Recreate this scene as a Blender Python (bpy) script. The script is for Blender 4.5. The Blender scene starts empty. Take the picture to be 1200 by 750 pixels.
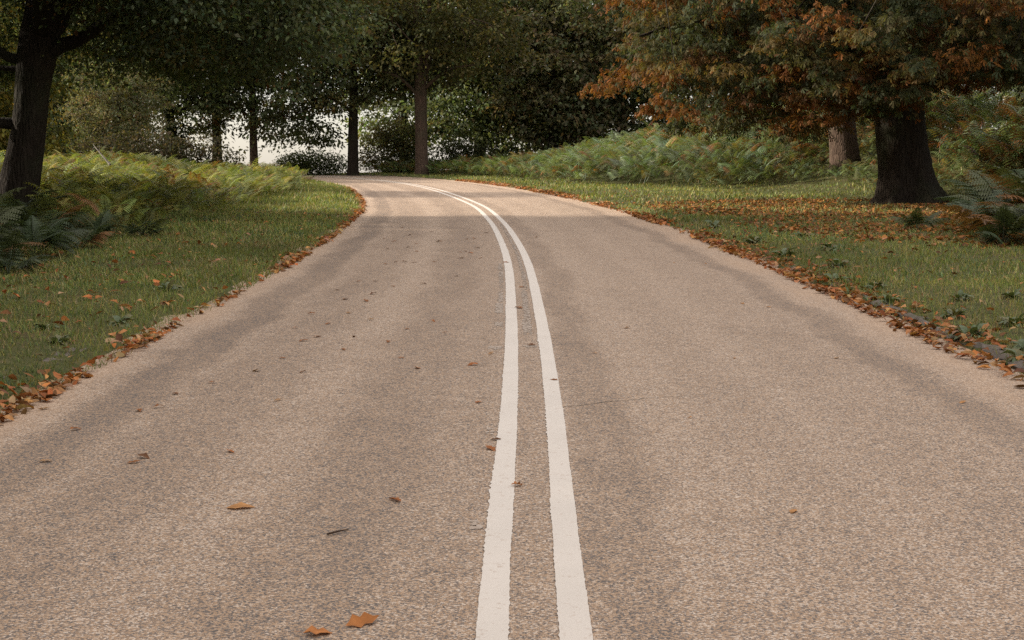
import bpy, math, random
import numpy as np

# ------------------------------------------------------------------ camera, world, sun, exposure
scene = bpy.context.scene
COL = scene.collection
R_ = math.radians

cam_data = bpy.data.cameras.new("camera")
cam_data.sensor_width = 36.0
cam_data.lens = 50.0
cam_data.clip_start = 0.1
cam_data.clip_end = 9000.0
camera = bpy.data.objects.new("camera", cam_data)
camera.location = (0.0, 0.0, 1.44)
camera.rotation_euler = (R_(90 - 5.48), 0.0, 0.0)
COL.objects.link(camera)
scene.camera = camera

SUN_EL, SUN_FROM = 23.0, 280.0          # elevation; compass bearing the light comes FROM (0 = +Y, 90 = +X)
world = bpy.data.worlds.new("World")
scene.world = world
world.use_nodes = True
wn = world.node_tree
wn.nodes.clear()
sky = wn.nodes.new("ShaderNodeTexSky")
sky.sky_type = 'NISHITA'
sky.sun_disc = False
sky.sun_elevation = R_(SUN_EL)
sky.sun_rotation = R_(SUN_FROM)
sky.air_density = 1.0
sky.dust_density = 1.5
sky.ozone_density = 0.3
bg = wn.nodes.new("ShaderNodeBackground")
bg.inputs[1].default_value = 0.15
wo = wn.nodes.new("ShaderNodeOutputWorld")
# a veil of pale high cloud over the whole sky
_tc = wn.nodes.new("ShaderNodeTexCoord"); _mp = wn.nodes.new("ShaderNodeMapping"); _mp.inputs['Scale'].default_value = (1.0, 1.0, 2.6)
_nz = wn.nodes.new("ShaderNodeTexNoise"); _nz.inputs['Scale'].default_value = 2.2; _nz.inputs['Detail'].default_value = 5.0
_mr = wn.nodes.new("ShaderNodeMapRange"); _mr.inputs[1].default_value = .3; _mr.inputs[2].default_value = .7; _mr.inputs[3].default_value = .60; _mr.inputs[4].default_value = .95
_mx = wn.nodes.new("ShaderNodeMix"); _mx.data_type = 'RGBA'
_A = [q for q in _mx.inputs if q.type == 'RGBA']; _A[1].default_value = (5.9, 5.5, 5.2, 1)
wn.links.new(_tc.outputs['Generated'], _mp.inputs[0]); wn.links.new(_mp.outputs[0], _nz.inputs['Vector']); wn.links.new(_nz.outputs[0], _mr.inputs[0])
wn.links.new(_mr.outputs[0], _mx.inputs[0]); wn.links.new(sky.outputs[0], _A[0])
# an overcast veil is dimmer at the horizon than overhead
_sp = wn.nodes.new("ShaderNodeSeparateXYZ"); wn.links.new(_tc.outputs['Generated'], _sp.inputs[0])
_gr = wn.nodes.new("ShaderNodeMapRange"); wn.links.new(_sp.outputs[2], _gr.inputs[0]); _gr.inputs[3].default_value = .52; _gr.inputs[4].default_value = 1.42
_vm = wn.nodes.new("ShaderNodeVectorMath"); _vm.operation = 'SCALE'; _vm.inputs[0].default_value = (5.9, 5.5, 5.2); wn.links.new(_gr.outputs[0], _vm.inputs['Scale']); wn.links.new(_vm.outputs[0], _A[1])
wn.links.new([q for q in _mx.outputs if q.type == 'RGBA'][0], bg.inputs[0])
wn.links.new(bg.outputs[0], wo.inputs[0])

sun_data = bpy.data.lights.new("sun", 'SUN')
sun_data.energy = 4.8
sun_data.angle = R_(2.2)
sun_data.color = (1.0, 0.92, 0.80)
sun = bpy.data.objects.new("sun", sun_data)
COL.objects.link(sun)
_a, _e = R_(SUN_FROM), R_(SUN_EL)
from mathutils import Vector
_d = Vector((math.sin(_a) * math.cos(_e), math.cos(_a) * math.cos(_e), math.sin(_e)))
sun.rotation_euler = _d.to_track_quat('Z', 'Y').to_euler()
sun.location = _d * 60

vs = scene.view_settings
scene.display_settings.display_device = 'sRGB'
vs.view_transform = 'Standard'
vs.look = 'None'
vs.exposure = 0.75
vs.gamma = 1.0
vs.use_curve_mapping = False

scene.render.engine = 'CYCLES'
cy = scene.cycles
cy.max_bounces = 8
cy.diffuse_bounces = 5
cy.glossy_bounces = 2
cy.transmission_bounces = 4
cy.transparent_max_bounces = 4
cy.caustics_reflective = False
cy.caustics_refractive = False
cy.use_denoising = False

rng = np.random.default_rng(7)

# ------------------------------------------------------------------ helpers: noise, meshes, batches
_T = np.random.default_rng(99).random((256, 256))
def vnoise(x, y, scale=1.0, ox=0.0):
    x = np.asarray(x, float) / scale + 31.7 + ox; y = np.asarray(y, float) / scale + 57.3 + ox * 1.7
    xi, yi = np.floor(x).astype(int), np.floor(y).astype(int)
    fx, fy = x - xi, y - yi
    fx, fy = fx * fx * (3 - 2 * fx), fy * fy * (3 - 2 * fy)
    g = lambda a, b: _T[a & 255, b & 255]
    return (g(xi, yi) * (1 - fx) + g(xi + 1, yi) * fx) * (1 - fy) + (g(xi, yi + 1) * (1 - fx) + g(xi + 1, yi + 1) * fx) * fy
def fnoise(x, y, scale=1.0, ox=0.0):
    return 0.6 * vnoise(x, y, scale, ox) + 0.27 * vnoise(x, y, scale * .47, ox + 3) + 0.13 * vnoise(x, y, scale * .21, ox + 7)
def sstep(a, b, x):
    t = np.clip((np.asarray(x, float) - a) / (b - a), 0, 1); return t * t * (3 - 2 * t)

def link(name, me, mat=None, parent=None, loc=(0, 0, 0)):
    if mat is not None and not me.materials: me.materials.append(mat)
    o = bpy.data.objects.new(name, me); COL.objects.link(o)
    o.location = loc
    if parent is not None: o.parent = parent
    return o
def tag(o, label=None, cat=None, group=None, kind=None):
    if label: o['label'] = label
    if cat: o['category'] = cat
    if group: o['group'] = group
    if kind: o['kind'] = kind
    return o
def empty(name, loc=(0, 0, 0), rz=0.0):
    o = bpy.data.objects.new(name, None); COL.objects.link(o)
    o.empty_display_size = 0.3
    o.location = loc; o.rotation_euler = (0, 0, rz); return o
def np_mesh(name, v, f, col=None, smooth=False, uv=None):
    """v (n,3); f (m,k) faces of one size k; col (n,3) per vertex; uv (n,2) per vertex"""
    v = np.ascontiguousarray(v, np.float32); f = np.ascontiguousarray(f, np.int32)
    me = bpy.data.meshes.new(name); m, k = f.shape
    me.vertices.add(len(v)); me.vertices.foreach_set("co", v.ravel())
    me.loops.add(m * k); me.loops.foreach_set("vertex_index", f.ravel())
    me.polygons.add(m)
    me.polygons.foreach_set("loop_start", np.arange(0, m * k, k, dtype=np.int32))
    me.polygons.foreach_set("loop_total", np.full(m, k, np.int32))
    if smooth: me.polygons.foreach_set("use_smooth", np.ones(m, bool))
    if uv is not None:
        l = me.uv_layers.new(name="UVMap"); l.data.foreach_set("uv", np.ascontiguousarray(uv, np.float32)[f.ravel()].ravel())
    if col is not None:
        a = me.attributes.new("Col", 'FLOAT_COLOR', 'POINT')
        c = np.ones((len(v), 4), np.float32); c[:, :3] = col; a.data.foreach_set("color", c.ravel())
    me.update(calc_edges=True); me.validate(); return me
def rotm(yaw, pitch, roll):
    yaw, pitch, roll = np.broadcast_arrays(np.atleast_1d(yaw), np.atleast_1d(pitch), np.atleast_1d(roll))
    cz, sz, cp, sp, cr, sr = np.cos(yaw), np.sin(yaw), np.cos(pitch), np.sin(pitch), np.cos(roll), np.sin(roll)
    z = np.zeros_like(cz); o = np.ones_like(cz)
    mk = lambda *r: np.stack([np.stack(q, -1) for q in r], -2)
    Z = mk((cz, -sz, z), (sz, cz, z), (z, z, o)); Y = mk((cp, z, sp), (z, o, z), (-sp, z, cp)); X = mk((o, z, z), (z, cr, -sr), (z, sr, cr))
    return Z @ Y @ X
def batch(bv, bf, R, loc, scl=1.0, col=None, bcol=None):
    """copies of one small shape: R (m,3,3), loc (m,3), scl scalar or (m,) -> v, f, col"""
    m, n = len(loc), len(bv)
    s = np.broadcast_to(np.asarray(scl, float), (m,))[:, None, None]
    v = np.einsum('mij,nj->mni', R, bv) * s + loc[:, None, :]
    f = bf[None] + (np.arange(m) * n)[:, None, None]
    c = None
    if col is not None:
        c = np.repeat(col[:, None, :], n, 1)
        if bcol is not None: c = c * bcol[None, :, None]
        c = c.reshape(-1, 3)
    return v.reshape(-1, 3), f.reshape(-1, bf.shape[1]), c
def merge(parts):
    vs_, fs_, cs_, o = [], [], [], 0
    for v, f, c in parts:
        vs_.append(v); fs_.append(f + o); cs_.append(c); o += len(v)
    return np.concatenate(vs_), np.concatenate(fs_), (np.concatenate(cs_) if cs_[0] is not None else None)
def jit(c, n, amt, g):
    """n copies of colour c with a common brightness jitter and a small hue jitter"""
    c = np.broadcast_to(np.asarray(c, float), (n, 3))
    return np.clip(c * (1 + amt * g.normal(size=(n, 1))) * (1 + amt * .35 * g.normal(size=(n, 3))), .004, .9)

# ------------------------------------------------------------------ materials
class NT:
    def __init__(s, name):
        s.m = bpy.data.materials.new(name); s.m.use_nodes = True; s.t = s.m.node_tree; s.t.nodes.clear()
        s.out = s.t.nodes.new("ShaderNodeOutputMaterial")
    def n(s, typ, **kw):
        nd = s.t.nodes.new(typ)
        for k, v in kw.items(): setattr(nd, k, v)
        return nd
    def put(s, sock, v):
        if hasattr(v, 'is_output') or isinstance(v, bpy.types.NodeSocket): s.t.links.new(v, sock)
        elif v is not None: sock.default_value = v
    def M(s, op, a, b=None, c=None, clamp=False):
        nd = s.n("ShaderNodeMath", operation=op, use_clamp=clamp)
        s.put(nd.inputs[0], a); s.put(nd.inputs[1], b); s.put(nd.inputs[2], c); return nd.outputs[0]
    def rng(s, x, a, b, c=0.0, d=1.0):
        nd = s.n("ShaderNodeMapRange", interpolation_type='SMOOTHSTEP')
        for i, q in enumerate((x, a, b, c, d)): s.put(nd.inputs[i], q)
        return nd.outputs[0]
    def mix(s, f, a, b, blend='MIX'):
        nd = s.n("ShaderNodeMix", data_type='RGBA', blend_type=blend)
        A = [i for i in nd.inputs if i.type == 'RGBA']
        s.put(nd.inputs[0], f)
        for sock, v in zip(A, (a, b)):
            s.put(sock, v if not isinstance(v, tuple) else (*v, 1.0)[:4])
        return [o for o in nd.outputs if o.type == 'RGBA'][0]
    def noise(s, vec, scale, detail=3.0, rough=.55):
        nd = s.n("ShaderNodeTexNoise"); s.put(nd.inputs['Vector'], vec)
        nd.inputs['Scale'].default_value = scale; nd.inputs['Detail'].default_value = detail; nd.inputs['Roughness'].default_value = rough
        return nd.outputs[0]
    def scalev(s, vec, sc):
        nd = s.n("ShaderNodeVectorMath", operation='MULTIPLY'); s.put(nd.inputs[0], vec); nd.inputs[1].default_value = sc; return nd.outputs[0]
    def ramp(s, x, stops, interp='LINEAR'):
        nd = s.n("ShaderNodeValToRGB"); cr = nd.color_ramp; cr.interpolation = interp
        while len(cr.elements) < len(stops): cr.elements.new(.5)
        for e, (p, c) in zip(cr.elements, stops): e.position = p; e.color = (*c, 1)
        s.put(nd.inputs[0], x); return nd.outputs[0]
    def bump(s, h, strength, dist):
        nd = s.n("ShaderNodeBump"); s.put(nd.inputs['Height'], h); nd.inputs['Strength'].default_value = strength; nd.inputs['Distance'].default_value = dist; return nd.outputs[0]
    def bsdf(s, col, rough=.8, normal=None, spec=.3):
        nd = s.n("ShaderNodeBsdfPrincipled"); s.put(nd.inputs['Base Color'], col if not isinstance(col, tuple) else (*col, 1))
        s.put(nd.inputs['Roughness'], rough); nd.inputs['Specular IOR Level'].default_value = spec
        if normal is not None: s.put(nd.inputs['Normal'], normal)
        return nd.outputs[0]
    def done(s, sh): s.t.links.new(sh, s.out.inputs[0]); return s.m
    def pos(s): return s.n("ShaderNodeNewGeometry").outputs['Position']
    def obj(s): return s.n("ShaderNodeTexCoord").outputs['Object']

def leaf_material(name, trans=.35, rough=.55, spec=.3, fine=40.0):
    k = NT(name)
    at = k.n("ShaderNodeAttribute"); at.attribute_name = "Col"; c = at.outputs['Color']
    nz = k.noise(k.pos(), fine, 2.0)
    c = k.mix(k.rng(nz, .35, .7, 0.0, .45), c, k.mix(1.0, c, (.55, .5, .45), 'MULTIPLY'))
    d = k.bsdf(c, rough, spec=spec)
    if trans <= 0: return k.done(d)
    tr = k.n("ShaderNodeBsdfTranslucent"); k.put(tr.inputs[0], k.mix(1.0, c, (1.25, 1.2, .6), 'MULTIPLY'))
    mx = k.n("ShaderNodeMixShader"); mx.inputs[0].default_value = trans
    k.t.links.new(d, mx.inputs[1]); k.t.links.new(tr.outputs[0], mx.inputs[2]); return k.done(mx.outputs[0])
M_leaf = leaf_material("tree_leaf", .38, .7, .12)
M_frond = leaf_material("bracken_frond", .3, .5, .35)
M_grass = leaf_material("grass_blade", .3, .6, .25)
M_dry = leaf_material("dry_leaf", .15, .75, .15, 25.0)
M_weed = leaf_material("weed_leaf", .2, .5, .4)

def bark_material(name, c0, c1, c2, vs_=(5, 5, .9)):
    k = NT(name); p = k.scalev(k.obj(), vs_)
    n1 = k.noise(p, 3.2, 5.0, .65); n2 = k.noise(k.obj(), 1.1, 3.0)
    v = k.n("ShaderNodeTexVoronoi", feature='DISTANCE_TO_EDGE'); k.put(v.inputs['Vector'], p); v.inputs['Scale'].default_value = 2.6
    cr = k.rng(v.outputs['Distance'], 0.0, .22)
    col = k.ramp(n1, [(.25, c0), (.5, c1), (.8, c2)])
    col = k.mix(k.rng(n2, .45, .75, 0, .5), col, (.05, .06, .03))
    h = k.M('ADD', k.M('MULTIPLY', cr, .7), n1)
    return k.done(k.bsdf(col, .9, k.bump(h, .9, .035), .15))
M_bark = bark_material("bark_dark", (.014, .010, .008), (.030, .022, .016), (.055, .042, .031))
M_bark_brown = bark_material("bark_brown", (.042, .027, .019), (.095, .062, .044), (.17, .118, .084), (7, 7, 1.2))
M_stone = None

# ------------------------------------------------------------------ the road's line and the lie of the land
_ctl = np.array([(0.02, -40), (0.03, -12), (0.065, 4), (0.11, 8), (0.12, 12), (0.07, 18), (-.10, 23.5), (-.31, 28), (-.72, 34.1), (-1.20, 38.6),
                 (-1.90, 44), (-2.72, 49.5), (-4.17, 57), (-6.45, 65.0), (-9.2, 71.3), (-13.3, 76.6), (-19.5, 81.5), (-30, 86.5), (-48, 91), (-90, 98)])
def catmull(P, per=24):
    P = np.asarray(P, float); Q = np.vstack([2 * P[0] - P[1], P, 2 * P[-1] - P[-2]]); out = []
    for i in range(1, len(Q) - 2):
        p0, p1, p2, p3 = Q[i - 1:i + 3]
        d1 = np.linalg.norm(p2 - p1); t = np.linspace(0, 1, per, endpoint=False)[:, None]
        m1 = (p2 - p0) / (np.linalg.norm(p2 - p1) + np.linalg.norm(p1 - p0)) * d1
        m2 = (p3 - p1) / (np.linalg.norm(p3 - p2) + np.linalg.norm(p2 - p1)) * d1
        out.append((2 * t**3 - 3 * t**2 + 1) * p1 + (t**3 - 2 * t**2 + t) * m1 + (-2 * t**3 + 3 * t**2) * p2 + (t**3 - t**2) * m2)
    out.append(P[-1:]); return np.vstack(out)
_c = catmull(_ctl)
_s = np.concatenate([[0], np.cumsum(np.linalg.norm(np.diff(_c, axis=0), axis=1))])
_s0 = np.interp(0.0, _c[:, 1], _s); _s -= _s0                      # s = metres along the road from the camera
def c_at(s): return np.stack([np.interp(s, _s, _c[:, 0]), np.interp(s, _s, _c[:, 1])], -1)
def road_pt(s, d):
    """point d metres right of the centre line at distance s along it"""
    s = np.asarray(s, float); e = .35
    p = c_at(s); t = c_at(s + e) - c_at(s - e); t /= np.linalg.norm(t, axis=-1, keepdims=True)
    n = np.stack([t[..., 1], -t[..., 0]], -1)
    return p + n * np.asarray(d, float)[..., None]
_cs = np.arange(_s[0], _s[-1], .5); _cp = c_at(_cs)
_ct = np.gradient(_cp, axis=0); _ct /= np.linalg.norm(_ct, axis=1, keepdims=True)
def lateral(x, y):
    """signed distance from the centre line (right positive) and distance along it"""
    x = np.asarray(x, float).ravel(); y = np.asarray(y, float).ravel(); D = np.empty(len(x)); S = np.empty(len(x))
    for a in range(0, len(x), 4000):
        q = np.stack([x[a:a + 4000], y[a:a + 4000]], 1)
        dd = ((q[:, None, :] - _cp[None]) ** 2).sum(-1); i = dd.argmin(1)
        r = q - _cp[i]; t = _ct[i]
        D[a:a + 4000] = np.sign(r[:, 0] * t[:, 1] - r[:, 1] * t[:, 0]) * np.sqrt(dd[np.arange(len(q)), i]); S[a:a + 4000] = _cs[i]
    return D, S
HALF_L, HALF_R, SLOPE = 2.90, 3.08, 0.025
def base_h(y):
    y = np.asarray(y, float)
    t = np.clip(y - 73, 0, 12)
    z = SLOPE * np.minimum(y, 85) - .060 * t * t / 24 - .035 * np.clip(y - 85, 0, 215)
    return np.where(y < -40, SLOPE * -40.0, z)
def ground_h(x, y, d=None):
    x = np.asarray(x, float); y = np.asarray(y, float)
    if d is None: d = lateral(x, y)[0].reshape(x.shape)
    out = np.where(d > 0, d - HALF_R, -d - HALF_L)                  # metres beyond the road's edge
    near_ = sstep(47, 58, y)
    bank_r = 2.0 * sstep(0, 1, (out - (5.0 - 2.8 * near_)) / (11.5 - 1.5 * near_)) * sstep(31, 50, y) * (d > 0) * (1 - .75 * sstep(63, 72, y))
    bank_l = .45 * sstep(3, 9, out) * (d < 0) * sstep(15, 30, y)
    verge = .035 + .05 * sstep(.1, .8, out)
    bumps = (.10 * (fnoise(x, y, 2.3) - .5) + .03 * (vnoise(x, y, .7) - .5)) * sstep(.1, 1.2, out)
    z = base_h(y) + bank_r + bank_l + verge + bumps
    return np.where(out + .34 * (fnoise(x, y, .8, 71) - .5) < .10, base_h(y) - .05, z)
def gh(x, y): return float(ground_h(np.array([x]), np.array([y]))[0])

# ground: one sheet to the horizon, fine where the verges are
def axis(*segs):
    a = [np.arange(s0, s1, st) for s0, s1, st in segs]; return np.concatenate(a)
gx = axis((-4000, -400, 450), (-400, -60, 34), (-60, -14, 1.0), (-14, -3.6, .25), (-3.6, -2.4, .08), (-2.4, 2.6, .5), (2.6, 3.7, .08), (3.7, 14, .25), (14, 40, 1.0), (40, 400, 30), (400, 4400, 500))
gy = axis((-600, -40, 56), (-40, 4, 1.5), (4, 46, .3), (46, 92, .6), (92, 140, 3), (140, 600, 40), (600, 6600, 500))
GX, GY = np.meshgrid(gx, gy)
vx, vy = GX.ravel(), GY.ravel()
D, S = lateral(vx, vy)
gz = ground_h(vx, vy, D)
ny, nx = GX.shape
ii = np.arange(ny * nx).reshape(ny, nx)
gf = np.stack([ii[:-1, :-1], ii[:-1, 1:], ii[1:, 1:], ii[1:, :-1]], -1).reshape(-1, 4)
k = NT("soil_and_turf")
n1 = k.noise(k.pos(), .6, 4); n2 = k.noise(k.pos(), 9.0, 4, .7)
gc = k.ramp(n2, [(.25, (.035, .035, .014)), (.5, (.07, .075, .026)), (.75, (.13, .105, .05))])
gc = k.mix(k.rng(n1, .45, .7, 0, .6), gc, (.085, .06, .032))
M_ground = k.done(k.bsdf(gc, .95, k.bump(n2, .6, .03), .1))
tag(link("ground", np_mesh("ground", np.stack([vx, vy, gz], 1), gf, smooth=True), M_ground), kind='structure')

# road surface
k = NT("road_chippings")
uv = k.n("ShaderNodeUVMap"); uv.uv_map = "UVMap"; sp = k.n("ShaderNodeSeparateXYZ"); k.put(sp.inputs[0], uv.outputs[0]); d_, s_ = sp.outputs[0], sp.outputs[1]
P = k.pos()
vo = k.n("ShaderNodeTexVoronoi"); k.put(vo.inputs['Vector'], P); vo.inputs['Scale'].default_value = 148.0
sx = k.n("ShaderNodeSeparateColor"); k.put(sx.inputs[0], vo.outputs['Color']); cell = sx.outputs[0]
wear = k.noise(k.scalev(uv.outputs[0], (2.4, .55, 1)), 1.0, 4, .6)       # long streaks along the road
blot = k.noise(P, 1.3, 4, .65); mid = k.noise(P, 13.0, 3, .6)
wig = k.M('MULTIPLY', k.M('SUBTRACT', k.noise(k.scalev(uv.outputs[0], (0, .35, 1)), 1.0, 2), .5), .5)
dd = k.M('ADD', d_, wig)
dd = k.M('ADD', dd, k.M('MULTIPLY', k.M('SUBTRACT', blot, .5), .35))
def band(x, c, w): return k.M('SUBTRACT', 1.0, k.rng(k.M('ABSOLUTE', k.M('SUBTRACT', x, c)), w * .25, w))
grey = k.M('MULTIPLY', band(dd, .36, .24), .55)
for c_, w_, a_ in ((-2.33, .30, 1.0), (2.42, .24, .75), (-.33, .22, .3), (-1.75, .5, .5), (1.95, .6, .26), (-.75, .45, .6), (1.1, .35, .2), (0.0, .1, .2)):
    grey = k.M('MAXIMUM', grey, k.M('MULTIPLY', band(dd, c_, w_), a_))
grey = k.M('MULTIPLY', grey, k.rng(wear, .2, .75, .45, 1.15))
grey = k.M('ADD', grey, k.rng(blot, .5, .75, 0, .30))
grey = k.M('ADD', grey, k.M('MULTIPLY', k.M('SUBTRACT', mid, .5), 1.1))
x = k.M('SUBTRACT', k.M('ADD', k.M('MULTIPLY', cell, 1.06), .05), k.M('MULTIPLY', grey, .34), clamp=True)
chip = k.ramp(x, [(0.0, (.12, .105, .095)), (.26, (.215, .17, .14)), (.5, (.345, .232, .150)), (.78, (.42, .295, .200)), (1.0, (.57, .47, .38))])
edge = k.M('MAXIMUM', k.rng(dd, 2.45, 2.85), k.rng(k.M('MULTIPLY', dd, -1.0), 2.5, 2.85))
chip = k.mix(k.M('MULTIPLY', edge, k.rng(wear, .3, .65, .1, .6)), chip, k.mix(cell, (.34, .22, .14), (.55, .40, .28)))
vs2 = k.n("ShaderNodeTexVoronoi"); k.put(vs2.inputs['Vector'], P); vs2.inputs['Scale'].default_value = 148.0
hgt = k.M('SUBTRACT', 1.0, vs2.outputs['Distance'])
M_road = k.done(k.bsdf(chip, .78, k.bump(hgt, .55, .006), .12))
ss = axis((-39, 3, 1.5), (3, 40, .25), (40, 86, .4), (86, 128, 1.5))
nl = 25
gl = np.linspace(0, 1, nl)
eL = -HALF_L - .30 - .24 * (fnoise(ss, ss * 0, .9) - .5) * 2 - .02; eR = HALF_R + .30 + .20 * (fnoise(ss, ss * 0 + 40, .9) - .5) * 2 + .02
DD = eL[:, None] + (eR - eL)[:, None] * gl[None]; SS = np.repeat(ss[:, None], nl, 1)
XY = road_pt(SS, DD)
def road_z(x, y): return base_h(y)
rv = np.concatenate([XY.reshape(-1, 2), road_z(XY[..., 0], XY[..., 1]).reshape(-1, 1)], 1)
ii = np.arange(len(ss) * nl).reshape(len(ss), nl)
rf = np.stack([ii[:-1, :-1], ii[:-1, 1:], ii[1:, 1:], ii[1:, :-1]], -1).reshape(-1, 4)
tag(link("road", np_mesh("road", rv, rf, smooth=True, uv=np.stack([DD.ravel(), SS.ravel()], 1)), M_road), kind='structure')

# painted lines: strips with ragged edges 4 mm above the road
def strip(s0, s1, d0, d1, ragged, step=.022, seed=0, z=.004):
    g = np.random.default_rng(seed)
    s = np.arange(s0, s1, step); s = np.where(s > 30, s, s)
    rag = lambda a: a * (g.random(len(s)) ** 2.5) * (.25 + 1.6 * np.clip(fnoise(s, s * 0 + seed, .7, a * 900) - .25, 0, 1)) - .006 * (fnoise(s, s * 0 + seed, .4) - .5)
    a = np.interp(s, _s, _s * 0 + d0) + rag(ragged[0]) * -1 if False else d0 - rag(ragged[0]); b = d1 + rag(ragged[1])
    A, B = road_pt(s, a), road_pt(s, b)
    v = np.concatenate([np.c_[A, base_h(A[:, 1]) + z], np.c_[B, base_h(B[:, 1]) + z]]); n = len(s)
    i = np.arange(n - 1); f = np.stack([i, i + n, i + n + 1, i + 1], 1); return v, f
def paint_material(name, base, lo, thr):
    k = NT(name); P = k.pos(); w = k.noise(P, 34, 3, .7); b = k.noise(P, 3.0, 3)
    vo = k.n("ShaderNodeTexVoronoi"); k.put(vo.inputs['Vector'], P); vo.inputs['Scale'].default_value = 85.0
    c = k.mix(k.rng(b, .35, .7, 0, .35), base, tuple(q * .85 for q in base))
    c = k.mix(k.M('MULTIPLY', k.rng(w, thr, thr + .12), .85), c, lo)
    return k.done(k.bsdf(c, .6, k.bump(vo.outputs['Distance'], .25, .004), .35))
M_paint = paint_material("line_paint", (.615, .55, .48), (.46, .37, .30), .585)
M_faded = paint_material("faded_line_paint", (.47, .39, .32), (.33, .25, .185), .37)
tag(link("centre_line", np_mesh("centre_line", *strip(-20, 80, -.172, -.078, (.011, .006), seed=1)), M_paint), 'left of the two solid white lines along the middle of the road', kind='structure')
tag(link("centre_line", np_mesh("centre_line", *strip(-20, 80, .078, .172, (.011, .005), seed=2)), M_paint), 'right of the two solid white lines along the middle of the road', kind='structure')
_gf = np.random.default_rng(44); fl = []                            # old paint left on the stones: thousands of small ragged flakes
for (s0, s1, a, b) in [(13.3, 17.8, -.245, -.200), (12.4, 13.2, -.262, -.203), (11.5, 11.75, -.26, -.20), (10.15, 10.3, -.29, -.20), (7.1, 7.25, -.24, -.195), (10.25, 10.35, -.03, .055),
                       (10.9, 12.0, -.03, .035), (12.0, 14.6, -.015, .035), (14.6, 27, .012, .052), (5.3, 5.42, -.24, -.20)]:
    n = int((s1 - s0) * (b - a) * 5200 * (1 if s1 - s0 < 2 else .62)); q = _gf.uniform(s0, s1, n); q = q[_gf.random(n) < np.clip(.25 + 2.6 * (fnoise(q, q * 0 + a, .45) - .3), .1, 1)]
    n = len(q); p = road_pt(q, _gf.uniform(a, b, n)); th = np.arange(6) / 6 * 6.283; r = _gf.uniform(.005, .016, (n, 1)) * _gf.uniform(.5, 1.3, (n, 6))
    vx_ = p[:, None, 0] + np.cos(th) * r; vy_ = p[:, None, 1] + np.sin(th) * r * 1.6; zz = base_h(vy_) + .0015 + _gf.random((n, 1)) * .0018
    fl.append((np.stack([vx_, vy_, zz], -1).reshape(-1, 3), np.arange(n * 6).reshape(n, 6), None))
fv, ff, _ = merge(fl)
tag(link("faded_line", np_mesh("faded_line", fv, ff), M_faded), kind='structure')

# crack across the right lane
k = NT("crack_filler"); M_crack = k.done(k.bsdf(k.mix(k.noise(k.pos(), 20, 2), (.075, .068, .05), (.12, .10, .08)), .95, None, .1))
cx = np.linspace(.19, 1.25, 90); cyy = 7.83 + .56 * (cx - .19) / 1.06 + .02 * np.cumsum(np.random.default_rng(3).normal(size=90)) * .35
wd = .001 + .008 * np.clip(fnoise(cx, cx * 0, .06) - .2, 0, 1); wd *= 1 - .75 * sstep(.5, 1.25, cx)
cv = np.concatenate([np.c_[cx, cyy - wd, base_h(cyy) + .0025], np.c_[cx, cyy + wd, base_h(cyy) + .0025]])
i = np.arange(89); tag(link("road_crack", np_mesh("road_crack", cv, np.stack([i, i + 1, i + 91, i + 90], 1)), M_crack), kind='structure')

# ------------------------------------------------------------------ shapes used many times
def tube(path, sides=10, cap=True, rough=0.0, seed=0, lobes=None):
    """tapered tube along (x,y,z,r) control points; lobes = (height, amount, count) flares the foot into roots"""
    P = np.asarray(path, float); per = 6
    C = catmull(P, per); n = len(C)
    T = np.gradient(C[:, :3], axis=0); T /= np.linalg.norm(T, axis=1, keepdims=True) + 1e-9
    ref = np.array([0, 1, 0.]) if abs(T[:, 1]).mean() < .75 else np.array([1., 0, 0])
    U = np.cross(T, ref); U /= np.linalg.norm(U, axis=1, keepdims=True); V = np.cross(T, U)
    th = np.linspace(0, 2 * np.pi, sides, endpoint=False)
    r = np.repeat(C[:, 3:4], sides, 1)
    if rough:
        g = np.random.default_rng(seed); h = np.arange(n)[:, None]
        ph = g.random(3) * 6.28
        r = r * (1 + rough * (np.sin(th * 5 + ph[0] + h * .05) * .5 + np.sin(th * 9 + ph[1] - h * .08) * .35 + np.sin(th * 2 + ph[2] + h * .1) * .5) + rough * .5 * g.normal(size=(n, sides)) * .5)
    if lobes:
        hh, amt, cnt = lobes; z = C[:, 2:3] - C[0, 2]
        r = r * (1 + amt * np.exp(-z / hh) * (.35 + .65 * np.clip(np.sin(th * cnt + .6 + .6 * np.sin(th * 2)), -.3, 1)))
    v = C[:, None, :3] + U[:, None] * (np.cos(th)[None, :, None] * r[..., None]) + V[:, None] * (np.sin(th)[None, :, None] * r[..., None])
    ii = np.arange(n * sides).reshape(n, sides); jj = np.roll(ii, -1, 1)
    f = np.stack([ii[:-1], jj[:-1], jj[1:], ii[1:]], -1).reshape(-1, 4)
    v = v.reshape(-1, 3)
    return v, f, None
LEAF_V = np.array([(0, 0, 0), (.42, -.30, .06), (1, 0, -.14), (.42, .30, .06)]); LEAF_F = np.array([[0, 1, 2, 3]])
def palmate():
    v, f = [], []
    for i, (a, l) in enumerate(((-1.75, .62), (-.85, .9), (0, 1.0), (.85, .9), (1.75, .62))):
        R = rotm(a, .5, 0)[0]
        v.append((np.array([(0.0, 0, 0), (.86, -.19, -.05), (1.04, .15, -.12)]) * l) @ R.T); f.append(np.array([[0, 1, 2]]) + 3 * i)
    return np.concatenate(v), np.concatenate(f)
PALM_V, PALM_F = palmate()

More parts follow.
